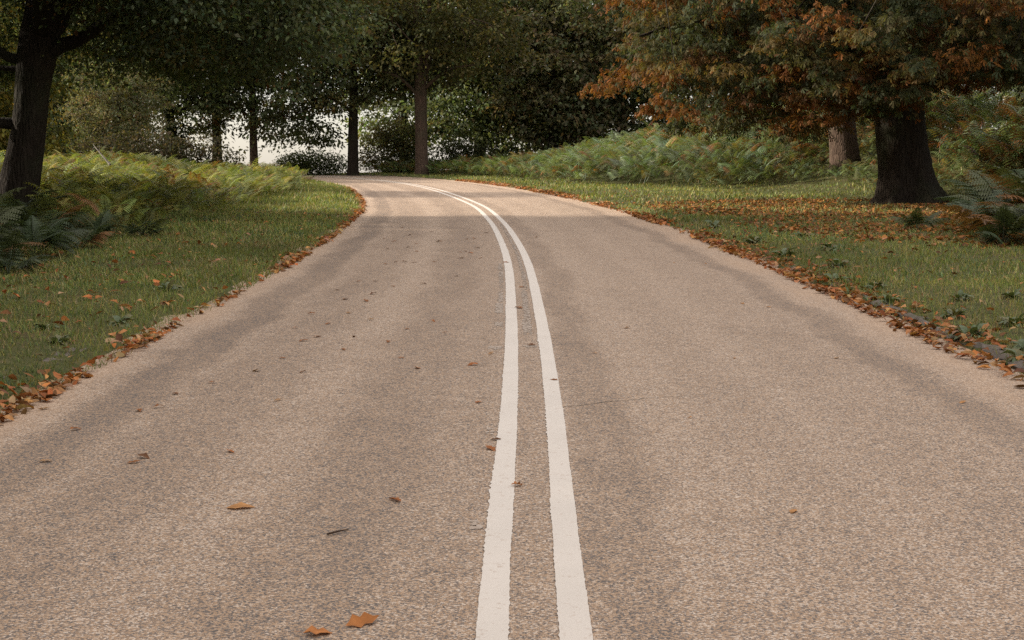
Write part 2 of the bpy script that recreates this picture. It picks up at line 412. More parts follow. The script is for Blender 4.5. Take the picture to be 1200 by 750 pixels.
def crown(seed, blobs, n_leaf, size, palette, browse=None, z_full=99.0, palm=False, clump_r=.75, per=70, edge=None, floor=None, dark_in=False, keep=None):
    """leaves of a crown: clumps spread through ellipsoids (x,y,z,rx,ry,rz); above z_full fewer, larger leaves"""
    g = np.random.default_rng(seed)
    B = np.asarray(blobs, float); vol = B[:, 3] * B[:, 4] * B[:, 5]
    nc = max(int(n_leaf / per * 1.6), 12)
    bi = g.choice(len(B), nc, p=vol / vol.sum())
    u = g.normal(size=(nc, 3)); u /= np.linalg.norm(u, axis=1, keepdims=True)
    rad = g.random(nc) ** (1 / 2.6)
    c = B[bi, :3] + u * rad[:, None] * B[bi, 3:]
    if browse is not None:
        bz = browse + .9 * (fnoise(c[:, 0], c[:, 1], 2.4, seed % 13) - .5) * 2 * .75 + .35 * g.random(nc)
        lo = c[:, 2] < bz
        c[lo, 2] = (bz + np.abs(g.normal(size=nc)) * .5)[lo]
    if keep is not None: m = keep(c, g); c = c[m]; rad = rad[m]; nc = len(c)
    hi = c[:, 2] > z_full
    m = ~hi | (g.random(nc) < .34); c, rad, hi = c[m], rad[m], hi[m]; nc = len(c)
    w = np.where(hi, .40, 1.0) * (.5 + g.random(nc)); cnt = np.maximum((w / w.mean() * n_leaf / nc).astype(int), 3)
    idx = np.repeat(np.arange(nc), cnt); n = len(idx)
    cr = clump_r * (.6 + .8 * g.random(nc))
    off = g.normal(size=(n, 3)) * np.array([.5, .5, .2]) * cr[idx][:, None]
    off[:, 2] -= .22 * (off[:, 0]**2 + off[:, 1]**2) / cr[idx]
    p = c[idx] + off
    yaw = np.arctan2(off[:, 1], off[:, 0]) + g.normal(size=n) * .9
    pit = .45 + .45 * g.normal(size=n); rol = .5 * g.normal(size=n)
    pal = np.asarray([q[1] for q in palette]); pw = np.array([q[0] for q in palette], float)
    pc = g.choice(len(pal), nc, p=pw / pw.sum())
    own = g.choice(len(pal), n, p=pw / pw.sum())
    if edge is not None:                                            # outer and lower clumps turn colour first
        e = edge(c, rad, g); pc = np.where(g.random(nc) < e, 0, pc)
    hue = .84 + .34 * g.random(nc) if palm else .68 + .68 * g.random(nc)
    ci = np.where(g.random(n) < (.86 if palm else .62), pc[idx], own)
    col = jit(pal[ci], n, .2, g) * hue[idx][:, None]
    sz = size * (.65 + .7 * g.random(n)) * np.where(hi[idx], 2.0, 1.0)
    if floor is not None: p[:, 2] = np.maximum(p[:, 2], floor)
    bv, bf = (PALM_V, PALM_F) if palm else (LEAF_V, LEAF_F)
    return batch(bv, bf, rotm(yaw, pit, rol), p, sz, col), c

def branches(seed, starts, centres, n_main, n_twig, r0=.09):
    """boughs from start points (x,y,z) to clump centres, then twigs off them"""
    g = np.random.default_rng(seed); parts = []; pool = []
    S0 = np.asarray(starts, float)
    for j in g.choice(len(centres), min(n_main, len(centres)), replace=False):
        e = centres[j]; d = np.linalg.norm(S0 - e, axis=1); s = S0[d.argmin()]
        L = np.linalg.norm(e - s); m1 = s + (e - s) * .35 + np.array([0, 0, .14 * L]) + g.normal(size=3) * .06 * L; m2 = s + (e - s) * .7 + np.array([0, 0, .12 * L]) + g.normal(size=3) * .06 * L
        r = r0 * min(1.5, .35 + L / 8)
        path = [(*s, r), (*m1, r * .7), (*m2, r * .45), (*e, r * .12)]
        parts.append(tube(path, 5)); q = catmull(path, 5)[:, :3]; pool.append(q[5:])
    Q = np.concatenate(pool)
    for j in g.choice(len(centres), min(n_twig, len(centres)), replace=False):
        e = centres[j]; d = np.linalg.norm(Q - e, axis=1); s = Q[d.argmin()]; L = d.min()
        if L < .25 or L > 4: continue
        m = (s + e) / 2 + np.array([0, 0, .1 * L]) + g.normal(size=3) * .1 * L
        r = .012 + .006 * L
        parts.append(tube([(*s, r), (*m, r * .7), (*e, r * .25)], 4))
    return merge(parts)

def build_tree(name, label, group, trunk_path, limbs, crown_args, loc, bark, sides=22, rough=.05, lobes=None, n_main=30, n_twig=120, starts=None, cat="tree", r0=.09):
    """tree > trunk, limbs, boughs, crown; all coordinates relative to the foot"""
    root = tag(empty(name, loc), label, cat, group)
    v, f, _ = tube(trunk_path, sides, rough=rough, seed=len(label), lobes=lobes)
    link("trunk", np_mesh("trunk", v, f, smooth=True), bark, root)
    st = [tuple(trunk_path[-1][:3]), tuple(trunk_path[-2][:3])]
    for lp in limbs:
        v, f, _ = tube(lp, 12, rough=.05, seed=int(abs(lp[0][2]) * 100)); link("limb", np_mesh("limb", v, f, smooth=True), bark, root)
        st += [tuple(q[:3]) for q in lp[1:]]
    (v, f, c), cen = crown(**crown_args)
    link("crown", np_mesh("crown", v, f, c), M_leaf, root)
    if n_main:
        v, f, _ = branches(5, st, cen, n_main, n_twig, r0); link("boughs", np_mesh("boughs", v, f, smooth=True), bark, root)
    return root
def copy_tree(o, parent=None):
    c = o.copy(); COL.objects.link(c)
    if parent is not None: c.parent = parent
    for ch in list(o.children): copy_tree(ch, c)
    return c

# ------------------------------------------------------------------ trees
GREEN_DK = [(4, (.095, .125, .068)), (3, (.130, .158, .080)), (2, (.078, .102, .057)), (.8, (.12, .105, .042)), (.35, (.13, .07, .032))]
# left: the dark oak leaning over the verge
ox, oy = -9.6, 27.2; oz = gh(ox, oy) - .25
rel = lambda pts: [(a - ox, b - oy, c_ - oz, r) for a, b, c_, r in pts]
build_tree("oak_tree", "big dark oak leaning right at the left edge, standing in the bracken", None,
    rel([(-9.62, 27.2, oz, .52), (-9.52, 27.2, .95, .43), (-9.32, 27.2, 1.7, .36), (-9.16, 27.2, 2.5, .31), (-9.06, 27.2, 3.3, .31), (-8.93, 27.2, 4.05, .36), (-8.85, 27.25, 4.6, .33), (-8.8, 27.3, 5.6, .26), (-8.7, 27.4, 8, .16), (-8.6, 27.4, 11, .05)]),
    [rel([(-8.95, 27.2, 3.75, .16), (-8.5, 27.1, 4.0, .14), (-8.05, 26.9, 4.12, .12), (-7.3, 26.7, 4.55, .10), (-6.4, 26.5, 5.0, .07), (-4.6, 26.2, 5.3, .03)]),
     rel([(-8.95, 27.2, 3.95, .18), (-8.5, 27.4, 4.6, .16), (-8.15, 27.6, 5.3, .14), (-7.4, 28, 7, .09), (-6.5, 28.5, 9.2, .03)]),
     rel([(-9.12, 27.2, 3.75, .10), (-9.55, 27.1, 3.85, .09), (-9.95, 27, 4.3, .075), (-10.8, 26.8, 4.9, .05), (-12.3, 26.4, 5.3, .02)]),
     rel([(-9.2, 27.2, 2.55, .13), (-9.6, 27.1, 2.58, .11), (-10.1, 27.0, 2.62, .09), (-11, 26.6, 2.9, .06), (-12.6, 26, 3.0, .02)]),
     rel([(-9.1, 27.25, 3.6, .06), (-9.7, 27.3, 3.62, .05), (-10.4, 27.4, 3.75, .03), (-11.4, 27.5, 3.9, .012)]),
     rel([(-8.85, 27.1, 4.2, .17), (-8.5, 26, 4.9, .13), (-8.3, 24.6, 5.4, .08), (-8.2, 22.6, 5.6, .03)])],
    dict(seed=11, blobs=[(1.0, -.6, 7.6, 5.6, 5.0, 4.2), (3.8, .2, 4.4, 3.4, 4.0, 1.7), (-4.2, 0, 5.6, 4.2, 5.0, 3.0), (1.5, 2.4, 4.6, 5.0, 2.6, 2.0)], n_leaf=105000, size=.105,
         palette=GREEN_DK, browse=2.55, z_full=5.4, clump_r=.7, per=90,
         keep=lambda c, g: ~((c[:, 0] > -2.2) & (c[:, 0] < .7) & (c[:, 1] < .8) & (c[:, 2] < 4.1)) & ~((c[:, 0] <= -2.0) & (c[:, 2] < 3.6)) & (g.random(len(c)) < np.where((c[:, 0] < 1.9) & (c[:, 1] < 1.5) & (c[:, 2] < 5.4), .28, 1))),
    (ox, oy, oz), M_bark, sides=28, rough=.045, n_main=34, n_twig=260)

# right: the great horse chestnut
tx, ty = 9.72, 35.1; tz = gh(tx, ty) - .08
rel = lambda pts: [(a - tx, b - ty, c_, r) for a, b, c_, r in pts]
CHEST = [(1.1, (.185, .080, .025)), (5, (.058, .068, .033)), (3, (.085, .080, .035)), (1.6, (.135, .098, .036)), (1.3, (.12, .064, .028))]
def chest_edge(c, rad, g):
    return np.clip(.06 + .14 * sstep(.75, 1.0, rad) + .16 * sstep(-5.4, -7.6, c[:, 0]), 0, .8)
build_tree("horse_chestnut_tree", "massive spreading chestnut with a fluted trunk and rust orange leaves above the leaf carpet", None,
    rel([(9.76, 35.1, -.1, .84), (9.74, 35.1, .12, .78), (9.70, 35.1, .45, .68), (9.65, 35.1, .95, .62), (9.56, 35.1, 1.6, .585), (9.47, 35.1, 2.35, .58), (9.40, 35.1, 3.1, .60), (9.3, 35.1, 4.2, .5), (9.25, 35.1, 6, .33), (9.2, 35.1, 9, .12), (9.2, 35.1, 11, .04)]),
    [rel([(9.3, 35.1, 2.9, .3), (8.3, 34.9, 3.9, .22), (6.6, 34.6, 4.6, .15), (4.6, 34.3, 4.5, .08), (3.0, 34, 4.0, .03)]),
     rel([(9.5, 35.1, 2.9, .28), (10.6, 35, 3.8, .2), (12.4, 34.8, 4.6, .14), (15.3, 34.4, 4.4, .05)]),
     rel([(9.4, 35, 3.1, .26), (9.3, 33.4, 4.0, .2), (9.0, 31.6, 4.6, .13), (8.7, 29.2, 4.3, .04)]),
     rel([(9.3, 35.2, 3.4, .24), (8.6, 36.8, 4.4, .18), (8, 39, 5.0, .1), (7.5, 41.5, 4.8, .03)]),
     rel([(9.4, 35.2, 3.6, .22), (10.5, 37, 4.8, .16), (11.5, 39.5, 5.4, .09), (12, 42, 5.2, .03)]),
     rel([(9.2, 35.0, 3.7, .2), (7.6, 33.4, 5.0, .14), (6.2, 31.6, 5.6, .08), (5.0, 29.8, 5.4, .03)])],
    dict(seed=23, blobs=[(-.2, 0, 6.4, 7.2, 7.0, 5.2), (-3.6, -1.2, 3.4, 3.9, 4.6, 2.0), (-5.2, 0, 3.4, 2.5, 3.6, 1.6), (3.2, -1.2, 3.8, 5.0, 5.0, 1.9), (-.2, -3.6, 3.6, 4.6, 3.4, 1.6), (6.0, 0, 5.6, 5.0, 5.2, 3.6), (-4.5, 0, 5.2, 3.1, 4.6, 2.4)], n_leaf=74000, size=.128,
         palette=CHEST, browse=1.65, z_full=5.6, palm=True, clump_r=.50, per=58, edge=chest_edge, keep=lambda c, g: ~((c[:, 0] > -.9) & (c[:, 2] < 2.7 + .5 * g.random(len(c))))),
    (tx, ty, tz), M_bark, sides=56, rough=.05, lobes=(.55, .50, 7), n_main=46, n_twig=320, r0=.1)

# right: the second chestnut behind it
bx, by = 10.72, 46.2; bz = gh(bx, by) - .1
build_tree("sunlit_tree", "smaller tree behind the great chestnut, its trunk lit by the sun on one side", None,
    [(.05, 0, -.1, .56), (.02, 0, .3, .50), (-.04, 0, .9, .465), (-.12, 0, 1.7, .43), (-.24, 0, 2.6, .40), (-.36, 0, 3.6, .36), (-.3, 0, 6, .22), (-.3, 0, 9, .05)],
    [[(-.3, 0, 2.9, .2), (-1.4, .3, 3.9, .13), (-3.2, .6, 4.5, .05)], [(-.25, 0, 3.0, .18), (1.0, -.2, 4.0, .12), (2.8, .4, 4.6, .04)]],
    dict(seed=31, blobs=[(0, 0, 7, 6.0, 5.2, 4.4), (1.0, 0, 4.2, 5.2, 4.6, 1.5)], n_leaf=20000, size=.23, palette=GREEN_DK + [(1.2, (.16, .08, .028))], browse=3.0, z_full=7.2, clump_r=.8),
    (bx, by, bz), M_bark_brown, sides=24, rough=.05, lobes=(.3, .22, 5), n_main=20, n_twig=60)

# far trees along the bend
FAR_PAL = [(4, (.105, .130, .064)), (3, (.132, .152, .072)), (2, (.080, .102, .052)), (1.2, (.12, .10, .035)), (.35, (.15, .08, .03))]
def far_tree(name, label, x, y, trunk, limbs, blobs, n, seed, browse, bark=M_bark_brown, size=.21, pal=FAR_PAL, zf=10.6, group=None, n_main=26, n_twig=90, clump=.95):
    z = gh(x, y) - .1
    return build_tree(name, label, group, trunk, limbs, dict(seed=seed, blobs=blobs, n_leaf=n, size=size, palette=pal, browse=browse, z_full=zf, clump_r=clump, per=105), (x, y, z), bark, sides=16, rough=.05, lobes=(.3, .3, 5), n_main=n_main, n_twig=n_twig, r0=.08)
far_tree("roadside_tree", "tall tree with a straight reddish brown trunk where the road bends, beside the bracken bank", -4.55, 72.4,
    [(.0, 0, -.1, .37), (-.02, 0, .6, .335), (-.03, 0, 2.0, .31), (-.05, 0, 3.6, .30), (-.05, 0, 4.6, .30), (-.08, 0, 5.4, .2), (-.3, 0, 8, .15), (-.5, 0, 12, .05)],
    [[(-.02, 0, 4.6, .18), (.28, 0, 5.6, .17), (.35, .1, 7.5, .13), (.5, .2, 10.5, .04)], [(-.05, 0, 4.0, .1), (-1.2, -.4, 5.0, .07), (-2.6, -.6, 5.4, .02)], [(0, 0, 4.3, .1), (1.3, -.5, 5.3, .07), (3, -.8, 5.6, .02)]],
    [(0, .8, 10, 5.6, 5.5, 4.6), (.5, -.4, 6.6, 4.6, 4.6, 1.7), (-1.2, 2, 5.4, 2.6, 3, 1.5)], 21000, 41, 3.6, pal=[(4, (.085, .082, .03)), (3, (.065, .07, .026)), (2, (.11, .095, .036)), (1, (.05, .055, .02))])
far_tree("roadside_tree", "dark slender tree alone at the far end of the left verge, bare trunk against sky", -8.3, 74.6,
    [(0, 0, -.1, .34), (0, 0, .5, .29), (.02, 0, 2.0, .255), (.05, 0, 3.4, .23), (.1, 0, 5, .2), (.1, 0, 8, .12), (.1, 0, 11, .04)],
    [[(.05, 0, 3.4, .12), (-1.2, -.2, 4.2, .08), (-3, -.5, 4.6, .03)], [(.05, 0, 3.6, .12), (1.3, -.3, 4.6, .07), (2.6, -.5, 5.0, .02)]],
    [(-.2, 0, 8.6, 5.0, 5.0, 5.0), (-1.9, -.6, 3.9, 2.8, 3.4, 1.6), (1.4, 0, 5.2, 2.6, 3, 1.4)], 26000, 43, 2.7, bark=M_bark)
far_tree("park_tree", "thin trunked tree behind the left bracken, third of the row against white sky", -13.7, 76.0,
    [(0, 0, -.1, .27), (0, 0, .6, .23), (-.02, 0, 2.2, .20), (.0, 0, 4, .17), (0, 0, 8, .1), (0, 0, 11, .03)],
    [[(0, 0, 2.9, .1), (1.2, -.3, 3.3, .06), (2.9, -.5, 3.0, .02)], [(0, 0, 3.1, .1), (-1.2, -.3, 3.9, .06), (-2.6, -.4, 4.1, .02)]],
    [(0, 0, 8.4, 5.0, 5.0, 5.2), (2.2, -.5, 2.7, 2.6, 2.6, 1.3), (-.8, -.4, 4.0, 2.6, 2.6, 1.6), (3.6, -.4, 2.0, 1.2, 1.4, .7)], 26000, 45, 1.7)
far_tree("park_tree", "slim tree behind the left bracken, middle of the row of trunks against white sky", -15.7, 76.5,
    [(0, 0, -.1, .33), (-.03, 0, .6, .27), (-.06, 0, 2.2, .23), (-.1, 0, 4, .2), (0, 0, 8, .1), (0, 0, 11, .03)],
    [[(-.05, 0, 3.3, .1), (-1.3, -.3, 4.0, .06), (-2.7, -.5, 3.9, .02)], [(-.05, 0, 3.0, .1), (.9, -.3, 3.6, .05), (1.8, -.5, 3.5, .02)]],
    [(-.6, 0, 8.6, 4.6, 5.0, 5.0), (-.4, -.3, 3.9, 2.8, 2.8, 1.6)], 23000, 47, 2.4, bark=M_bark)
iv = far_tree("ivy_clad_tree", "dark tree with bushy ivy wrapped trunk, left end of the row against sky", -18.0, 75.5,
    [(.2, 0, -.1, .36), (.15, 0, .6, .32), (.05, 0, 2.2, .27), (-.1, 0, 4, .23), (-.3, 0, 8, .12), (-.3, 0, 11, .03)],
    [[(0, 0, 3.2, .1), (-1.3, -.3, 4.2, .06), (-2.7, -.5, 4.4, .02)], [(0, 0, 3.2, .1), (1.2, -.3, 3.6, .05), (2.2, -.5, 3.4, .02)]],
    [(-.6, 0, 8.8, 4.8, 5.0, 5.0), (.3, -.2, 4.6, 2.6, 2.8, 1.3)], 19000, 49, 3.2, bark=M_bark)
(v, f, c), _ = crown(51, [(.15, 0, 1.6, .75, .75, 1.5), (0, 0, 3.2, .6, .6, 1.6)], 2600, .17, [(1, (.028, .04, .014)), (1, (.045, .055, .02))], clump_r=.35, per=25)
link("ivy", np_mesh("ivy", v, f, c), M_leaf, iv)

# trees in the wood behind: a few kinds, copied with their parts
def wood_kind(name, label, seed, pal, n, browse, blobs, group, size=.27, bark=M_bark, h=12):
    return build_tree(name, label, group, [(0, 0, -.4, .42), (0, 0, .8, .36), (.05, 0, 3, .3), (.1, .1, 6, .22), (0, 0, h, .05)],
        [[(0, 0, 2.2, .13), (1.6, -.5, 3.6, .08), (3.4, -1, 4.4, .03)], [(0, 0, 2.6, .13), (-1.7, -.5, 3.8, .08), (-3.2, -.9, 4.8, .03)]],
        dict(seed=seed, blobs=blobs, n_leaf=n, size=size, palette=pal, browse=browse, z_full=13.0, clump_r=1.0, per=105), (0, 0, 0), bark, sides=12, lobes=(.3, .3, 5), n_main=22, n_twig=70, r0=.08)
WOOD_G = "dark trees of the wood behind the bend"
WDK = [(4, (.135, .172, .090)), (3, (.175, .205, .105)), (2, (.105, .135, .074)), (.7, (.17, .15, .08))]
WBR = [(2, (.17, .16, .09)), (4, (.135, .152, .08)), (1.5, (.175, .145, .078)), (.7, (.17, .12, .062))]
WYL = [(3, (.17, .15, .032)), (2, (.11, .115, .03)), (2, (.21, .16, .035)), (1, (.07, .08, .025))]
FULL = [(0, 0, 7.6, 5.6, 5.4, 5.6), (0, -.6, 3.0, 4.6, 4.2, 2.4)]
kinds = dict(dark=wood_kind("woodland_tree", "x", 61, WDK, 27000, 1.0, FULL, WOOD_G), brown=wood_kind("woodland_tree", "x", 63, WBR, 27000, .8, FULL, WOOD_G),
             airy=wood_kind("woodland_tree", "x", 65, WDK, 15000, 1.5, [(0, 0, 8.2, 5.6, 5.4, 5.2), (.4, -.6, 3.6, 4.6, 4.2, 1.9)], WOOD_G), yellow=wood_kind("woodland_tree", "x", 67, WYL, 26000, .9, FULL, "yellowing trees on the left"))
placed = set()
def wood(kind, x, y, s, rz, label, group=WOOD_G, dz=0.0):
    o = kinds[kind] if kind not in placed else copy_tree(kinds[kind]); placed.add(kind)
    o.location = (x, y, gh(x, y) - .2 + dz); o.scale = (s, s, s); o.rotation_euler = (0, 0, rz)
    o['label'] = label; o['group'] = group
wood('dark', -1.9, 84, 1.05, .3, "dark dense woodland tree just right of the reddish trunk at the bend")
wood('brown', 2.3, 80.5, .98, 1.9, "woodland tree with brownish foliage above the low end of the bracken bank")
wood('airy', 6.6, 86, 1.1, .8, "thin crowned woodland tree with sky showing through, left of the great chestnut")
wood('dark', 10.6, 80, 1.0, 2.8, "dark woodland tree half hidden by the orange edge of the great chestnut")
wood('dark', 16.2, 78, 1.0, 4.1, "dark woodland tree behind the bracken and the sunlit trunk")
wood('brown', 22.5, 80, 1.05, 5.0, "brownish woodland tree behind the great chestnut trunk")
wood('dark', 29.5, 78, 1.0, 1.2, "dark woodland tree at the right edge above the shaded bracken")
wood('airy', -7.0, 93, 1.05, 2.2, "thin crowned tree between the two trunks at the bend")
wood('dark', 3.2, 96, 1.2, 4.4, "tall dark tree deep in the wood above the bracken bank")
wood('brown', -17.0, 62.0, .42, .5, "low tree with russet brown leaves behind the left bracken", "dark trees behind the left bracken")
wood('dark', -21.6, 70.0, .62, 3.3, "low dark tree behind the bracken right of the leaning oak", "dark trees behind the left bracken")
wood('dark', -24.0, 69.0, .7, 1.4, "dark tree seen just right of the leaning oak trunk", "dark trees behind the left bracken")
wood('yellow', -17.6, 47.0, .6, .6, "yellow green tree showing behind the leaning oak at the left edge", "yellowing trees on the left")
wood('yellow', -25.5, 84.0, .95, 2.4, "yellowing tree far behind the oak's right hand branch", "yellowing trees on the left")
kinds['side'] = wood_kind("verge_tree", "x", 69, GREEN_DK, 26000, 1.3, [(0, 0, 7.0, 5.6, 5.6, 5.6), (0, 0, 3.2, 5.0, 5.0, 2.2)], "trees along the left of the road", size=.40)
for x, y, s, rz in ((-15.8, 21.2, 1.1, .4), (-14.2, 14.0, 1.05, 2.0), (-14.8, 7.5, 1.05, 3.4), (-14.2, 1.0, 1.05, 5.1), (-14.8, -5.5, 1.05, 1.2), (-14.4, -12, 1.05, 4.4)):
    wood('side', x, y, s, rz, "dense green tree beside the left verge, outside the picture", "trees along the left of the road")

# shrubs beyond the bend
def shrub(x, y, blobs, n, seed, pal, label, size=.125):
    n = int(n * 1.9)
    z = gh(x, y) - .1; root = tag(empty("shrub", (x, y, z)), label, "shrub", "shrubs beyond the bend")
    (v, f, c), cen = crown(seed, blobs, n, size, pal, clump_r=.45, per=30, floor=.02); link("foliage", np_mesh("foliage", v, f, c), M_leaf, root)
    v, f, _ = branches(3, [(0, 0, 0), (.2, 0, .1)], cen, 14, 30, .03); link("stems", np_mesh("stems", v, f, smooth=True), M_bark, root)
SH = [(3, (.11, .125, .055)), (2, (.085, .10, .045)), (2, (.15, .145, .06)), (.6, (.15, .10, .04))]
shrub(-10.9, 79.0, [(0, 0, .8, 2.1, 1.2, .75), (-1.1, .2, .6, 1.2, 1.0, .55)], 3200, 71, [(2, (.09, .12, .055)), (1, (.12, .14, .06))], "low dark green bush under the sky gap left of the lone slender trunk")
shrub(-7.1, 80.0, [(0, 0, 1.3, 1.5, 1.2, 1.6), (.4, 0, 2.4, .9, .9, 1.0)], 3600, 72, [(3, (.13, .115, .05)), (2, (.10, .10, .04)), (1, (.16, .12, .06))], "pale thin bush with sky behind it right of the slender trunk")
shrub(-5.6, 79.0, [(0, 0, 1.3, 1.3, 1.2, 1.5), (-.4, 0, .6, 1.5, 1.2, .7)], 3600, 73, SH, "leafy bush left of the reddish brown trunk at the bend")
shrub(-2.6, 78.5, [(0, 0, 1.0, 1.6, 1.2, 1.1)], 2600, 74, [(2, (.07, .085, .04)), (1, (.10, .10, .05))], "dark bush right of the reddish brown trunk at the bend")
shrub(-22.5, 60.0, [(0, 0, 1.2, 2.5, 1.2, 1.3), (2.6, 0, 1.0, 2.2, 1.2, 1.1)], 4200, 75, [(2, (.04, .05, .02)), (1, (.06, .065, .026))], "dark bush behind the bracken beside the leaning oak")
shrub(-15.0, 57.0, [(0, 0, .9, 2.6, 1.0, 1.0), (2.4, .3, .8, 2.0, 1.0, .9)], 3800, 76, [(2, (.05, .05, .025)), (1, (.09, .07, .04))], "brownish bush behind the yellow green bracken on the left")

# ------------------------------------------------------------------ bracken
def frond_base(n=13, width=.27, pw=.042, pin=True):
    """an arching frond along +X: bare stalk, then pairs of leaflets drooping to both sides"""
    t = np.linspace(.30, 1, n); cx = lambda q: q * .80; cz = lambda q: 1.05 * q - .62 * q * q
    v, f, b = [], [], []
    a = np.linspace(0, 1, 6)
    for i in range(5):
        x0, z0, x1, z1 = cx(a[i]), cz(a[i]), cx(a[i + 1]), cz(a[i + 1]); w = .010 * (1 - a[i] * .7)
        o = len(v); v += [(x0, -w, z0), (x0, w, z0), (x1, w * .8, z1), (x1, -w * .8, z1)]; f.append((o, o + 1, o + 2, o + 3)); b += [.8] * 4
    for i, q in enumerate(t):
        L = width * (1 - ((q - .30) / .72) ** 1.25) + .03; w = pw * (.55 + .45 * (1 - q))
        for sgn in (-1, 1):
            o = len(v); x, z = cx(q), cz(q); fx = .35 * L
            v += [(x, 0, z), (x + fx * .45 + w * .55, sgn * L * .45, z - L * .02), (x + fx, sgn * L, z - L * .28), (x + fx * .45 - w * .55, sgn * L * .45, z - L * .06)]
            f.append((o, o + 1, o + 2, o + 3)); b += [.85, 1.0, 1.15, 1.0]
    return np.array(v), np.array(f), np.array(b)
FR_V, FR_F, FR_B = frond_base()
FL_V, FL_F, FL_B = frond_base(8, .28, .075)
def bracken(seed, pts, hscale, colour_fn, far, rise=.8, nf=6, size=1.0):
    """fronds for plants at pts (n,2)"""
    g = np.random.default_rng(seed); n = len(pts)
    z = ground_h(pts[:, 0], pts[:, 1])
    loc = np.repeat(np.c_[pts, z], nf, 0) + np.c_[g.normal(size=(n * nf, 2)) * .12, np.zeros(n * nf)]
    yaw = (np.tile(np.arange(nf) / nf * 6.283, n) + np.repeat(g.random(n) * 6.28, nf) + g.normal(size=n * nf) * .4)
    sc = (.42 + .30 * g.random(n * nf)) * np.clip(.42 + .58 * np.repeat(hscale, nf), .42, 1.05) * size; loc[:, 2] += np.repeat(hscale, nf) * (.05 + rise * g.random(n * nf))
    Rm = rotm(yaw, .12 - .22 * np.abs(g.normal(size=n * nf)), .25 * g.normal(size=n * nf))
    col = colour_fn(loc[:, 0], loc[:, 1], g)
    fm = np.repeat(far, nf); out = []
    for m, (a, b_, c_) in ((~fm, (FR_V, FR_F, FR_B)), (fm, (FL_V, FL_F, FL_B))):
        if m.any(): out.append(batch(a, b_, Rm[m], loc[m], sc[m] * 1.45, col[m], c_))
    return merge(out)
def pick(cols, w):
    """w: list of (n,) weights -> colour per item by sampling"""
    W = np.stack(w, 1); W = W / W.sum(1, keepdims=True); r = rng.random((len(W), 1)); i = (r > np.cumsum(W, 1)).sum(1).clip(0, len(cols) - 1)
    return np.asarray(cols)[i]
def scatter(n, x0, x1, y0, y1, g): return np.c_[g.uniform(x0, x1, n), g.uniform(y0, y1, n)]
def col_right(x, y, g):
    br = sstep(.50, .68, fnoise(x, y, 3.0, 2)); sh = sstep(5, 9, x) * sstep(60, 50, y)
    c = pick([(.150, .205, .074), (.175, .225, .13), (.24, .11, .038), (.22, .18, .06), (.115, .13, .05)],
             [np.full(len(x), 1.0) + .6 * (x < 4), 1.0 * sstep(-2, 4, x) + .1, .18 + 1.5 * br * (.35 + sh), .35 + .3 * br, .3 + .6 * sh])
    return jit(c, len(x), .2, g)
def col_left(x, y, g):
    br = sstep(.52, .7, fnoise(x, y, 2.4, 5))
    c = pick([(.24, .265, .066), (.165, .205, .060), (.31, .285, .078), (.22, .10, .034), (.11, .13, .042)], [np.full(len(x), 1.3), np.full(len(x), 1.0), np.full(len(x), .9), .08 + .9 * br, .3 + .5 * sstep(34, 26, y)])
    return jit(c, len(x), .2, g)
g = np.random.default_rng(77)
P_ = scatter(7600, -9, 34, 37, 79, g); Dp, Sp = lateral(P_[:, 0], P_[:, 1])
out = Dp - HALF_R
front = np.interp(P_[:, 1], [37, 44, 47, 54, 62, 69, 78], [8.6, 7.6, 5.4, 2.9, 2.2, 1.5, 1.4]) + .9 * (fnoise(P_[:, 0], P_[:, 1], 2.0) - .5) + 0
m = (out > front) & (out < front + np.where(P_[:, 0] > 9, 16, 11)) & (P_[:, 0] > P_[:, 1] * -.10 - 2) & (g.random(len(P_)) < np.where(out < front + 6, 1, .75)) & ~((np.abs(P_[:, 0] - bx) < .75) & (np.abs(P_[:, 1] - by) < .7)) & ~((np.hypot(P_[:, 0] - tx, P_[:, 1] - ty) < 2.6))
P_ = P_[m]; dR = (out - front)[m]
hs = np.interp(P_[:, 1], [40, 50, 56, 62, 68, 74], [1.3, 1.3, .95, .75, .65, .5]) * (.65 + .35 * sstep(-.1, 1.0, dR)) * (.62 + .8 * fnoise(P_[:, 0], P_[:, 1], 1.9, 9))
low_ = sstep(8.2, 9.2, P_[:, 0]) * sstep(13.0, 12.0, P_[:, 0]) * sstep(49.5, 47.0, P_[:, 1]); hs = hs * (1 - .84 * low_)
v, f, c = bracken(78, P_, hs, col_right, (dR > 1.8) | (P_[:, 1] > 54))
tag(link("bracken", np_mesh("bracken", v, f, c), M_frond), 'tall green and rusty bracken covering the bank right of the road', 'bracken', kind='stuff')
P_ = scatter(6400, -26, -5.4, 21, 73, g); Dp, Sp = lateral(P_[:, 0], P_[:, 1]); out = -Dp - HALF_L
front = np.interp(P_[:, 1], [21, 24, 30, 36, 48, 58, 66, 72], [3.3, 3.1, 2.8, 2.5, 2.0, 1.4, .9, .8]) + .8 * (fnoise(P_[:, 0], P_[:, 1], 2.0) - .5)
m = (out > front) & (out < front + 8.5) & (P_[:, 0] > -.37 * P_[:, 1] - 1) & (g.random(len(P_)) < np.where(P_[:, 1] > 48, .6, 1.0)) & ~((P_[:, 0] / P_[:, 1] < -.318) & (P_[:, 1] < 28.0))
P_ = P_[m]; dL = (out - front)[m]
hs = np.interp(P_[:, 1], [21, 28, 45, 58, 70], [.7, .72, .75, .72, .6]) * (.72 + .28 * sstep(-.1, .8, dL)) * (.50 + .95 * fnoise(P_[:, 0], P_[:, 1], 1.5, 4))
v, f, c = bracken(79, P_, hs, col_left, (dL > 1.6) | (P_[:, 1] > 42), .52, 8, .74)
tag(link("bracken", np_mesh("bracken", v, f, c), M_frond), 'yellow green bracken covering the ground left of the road under the oak', 'bracken', kind='stuff')

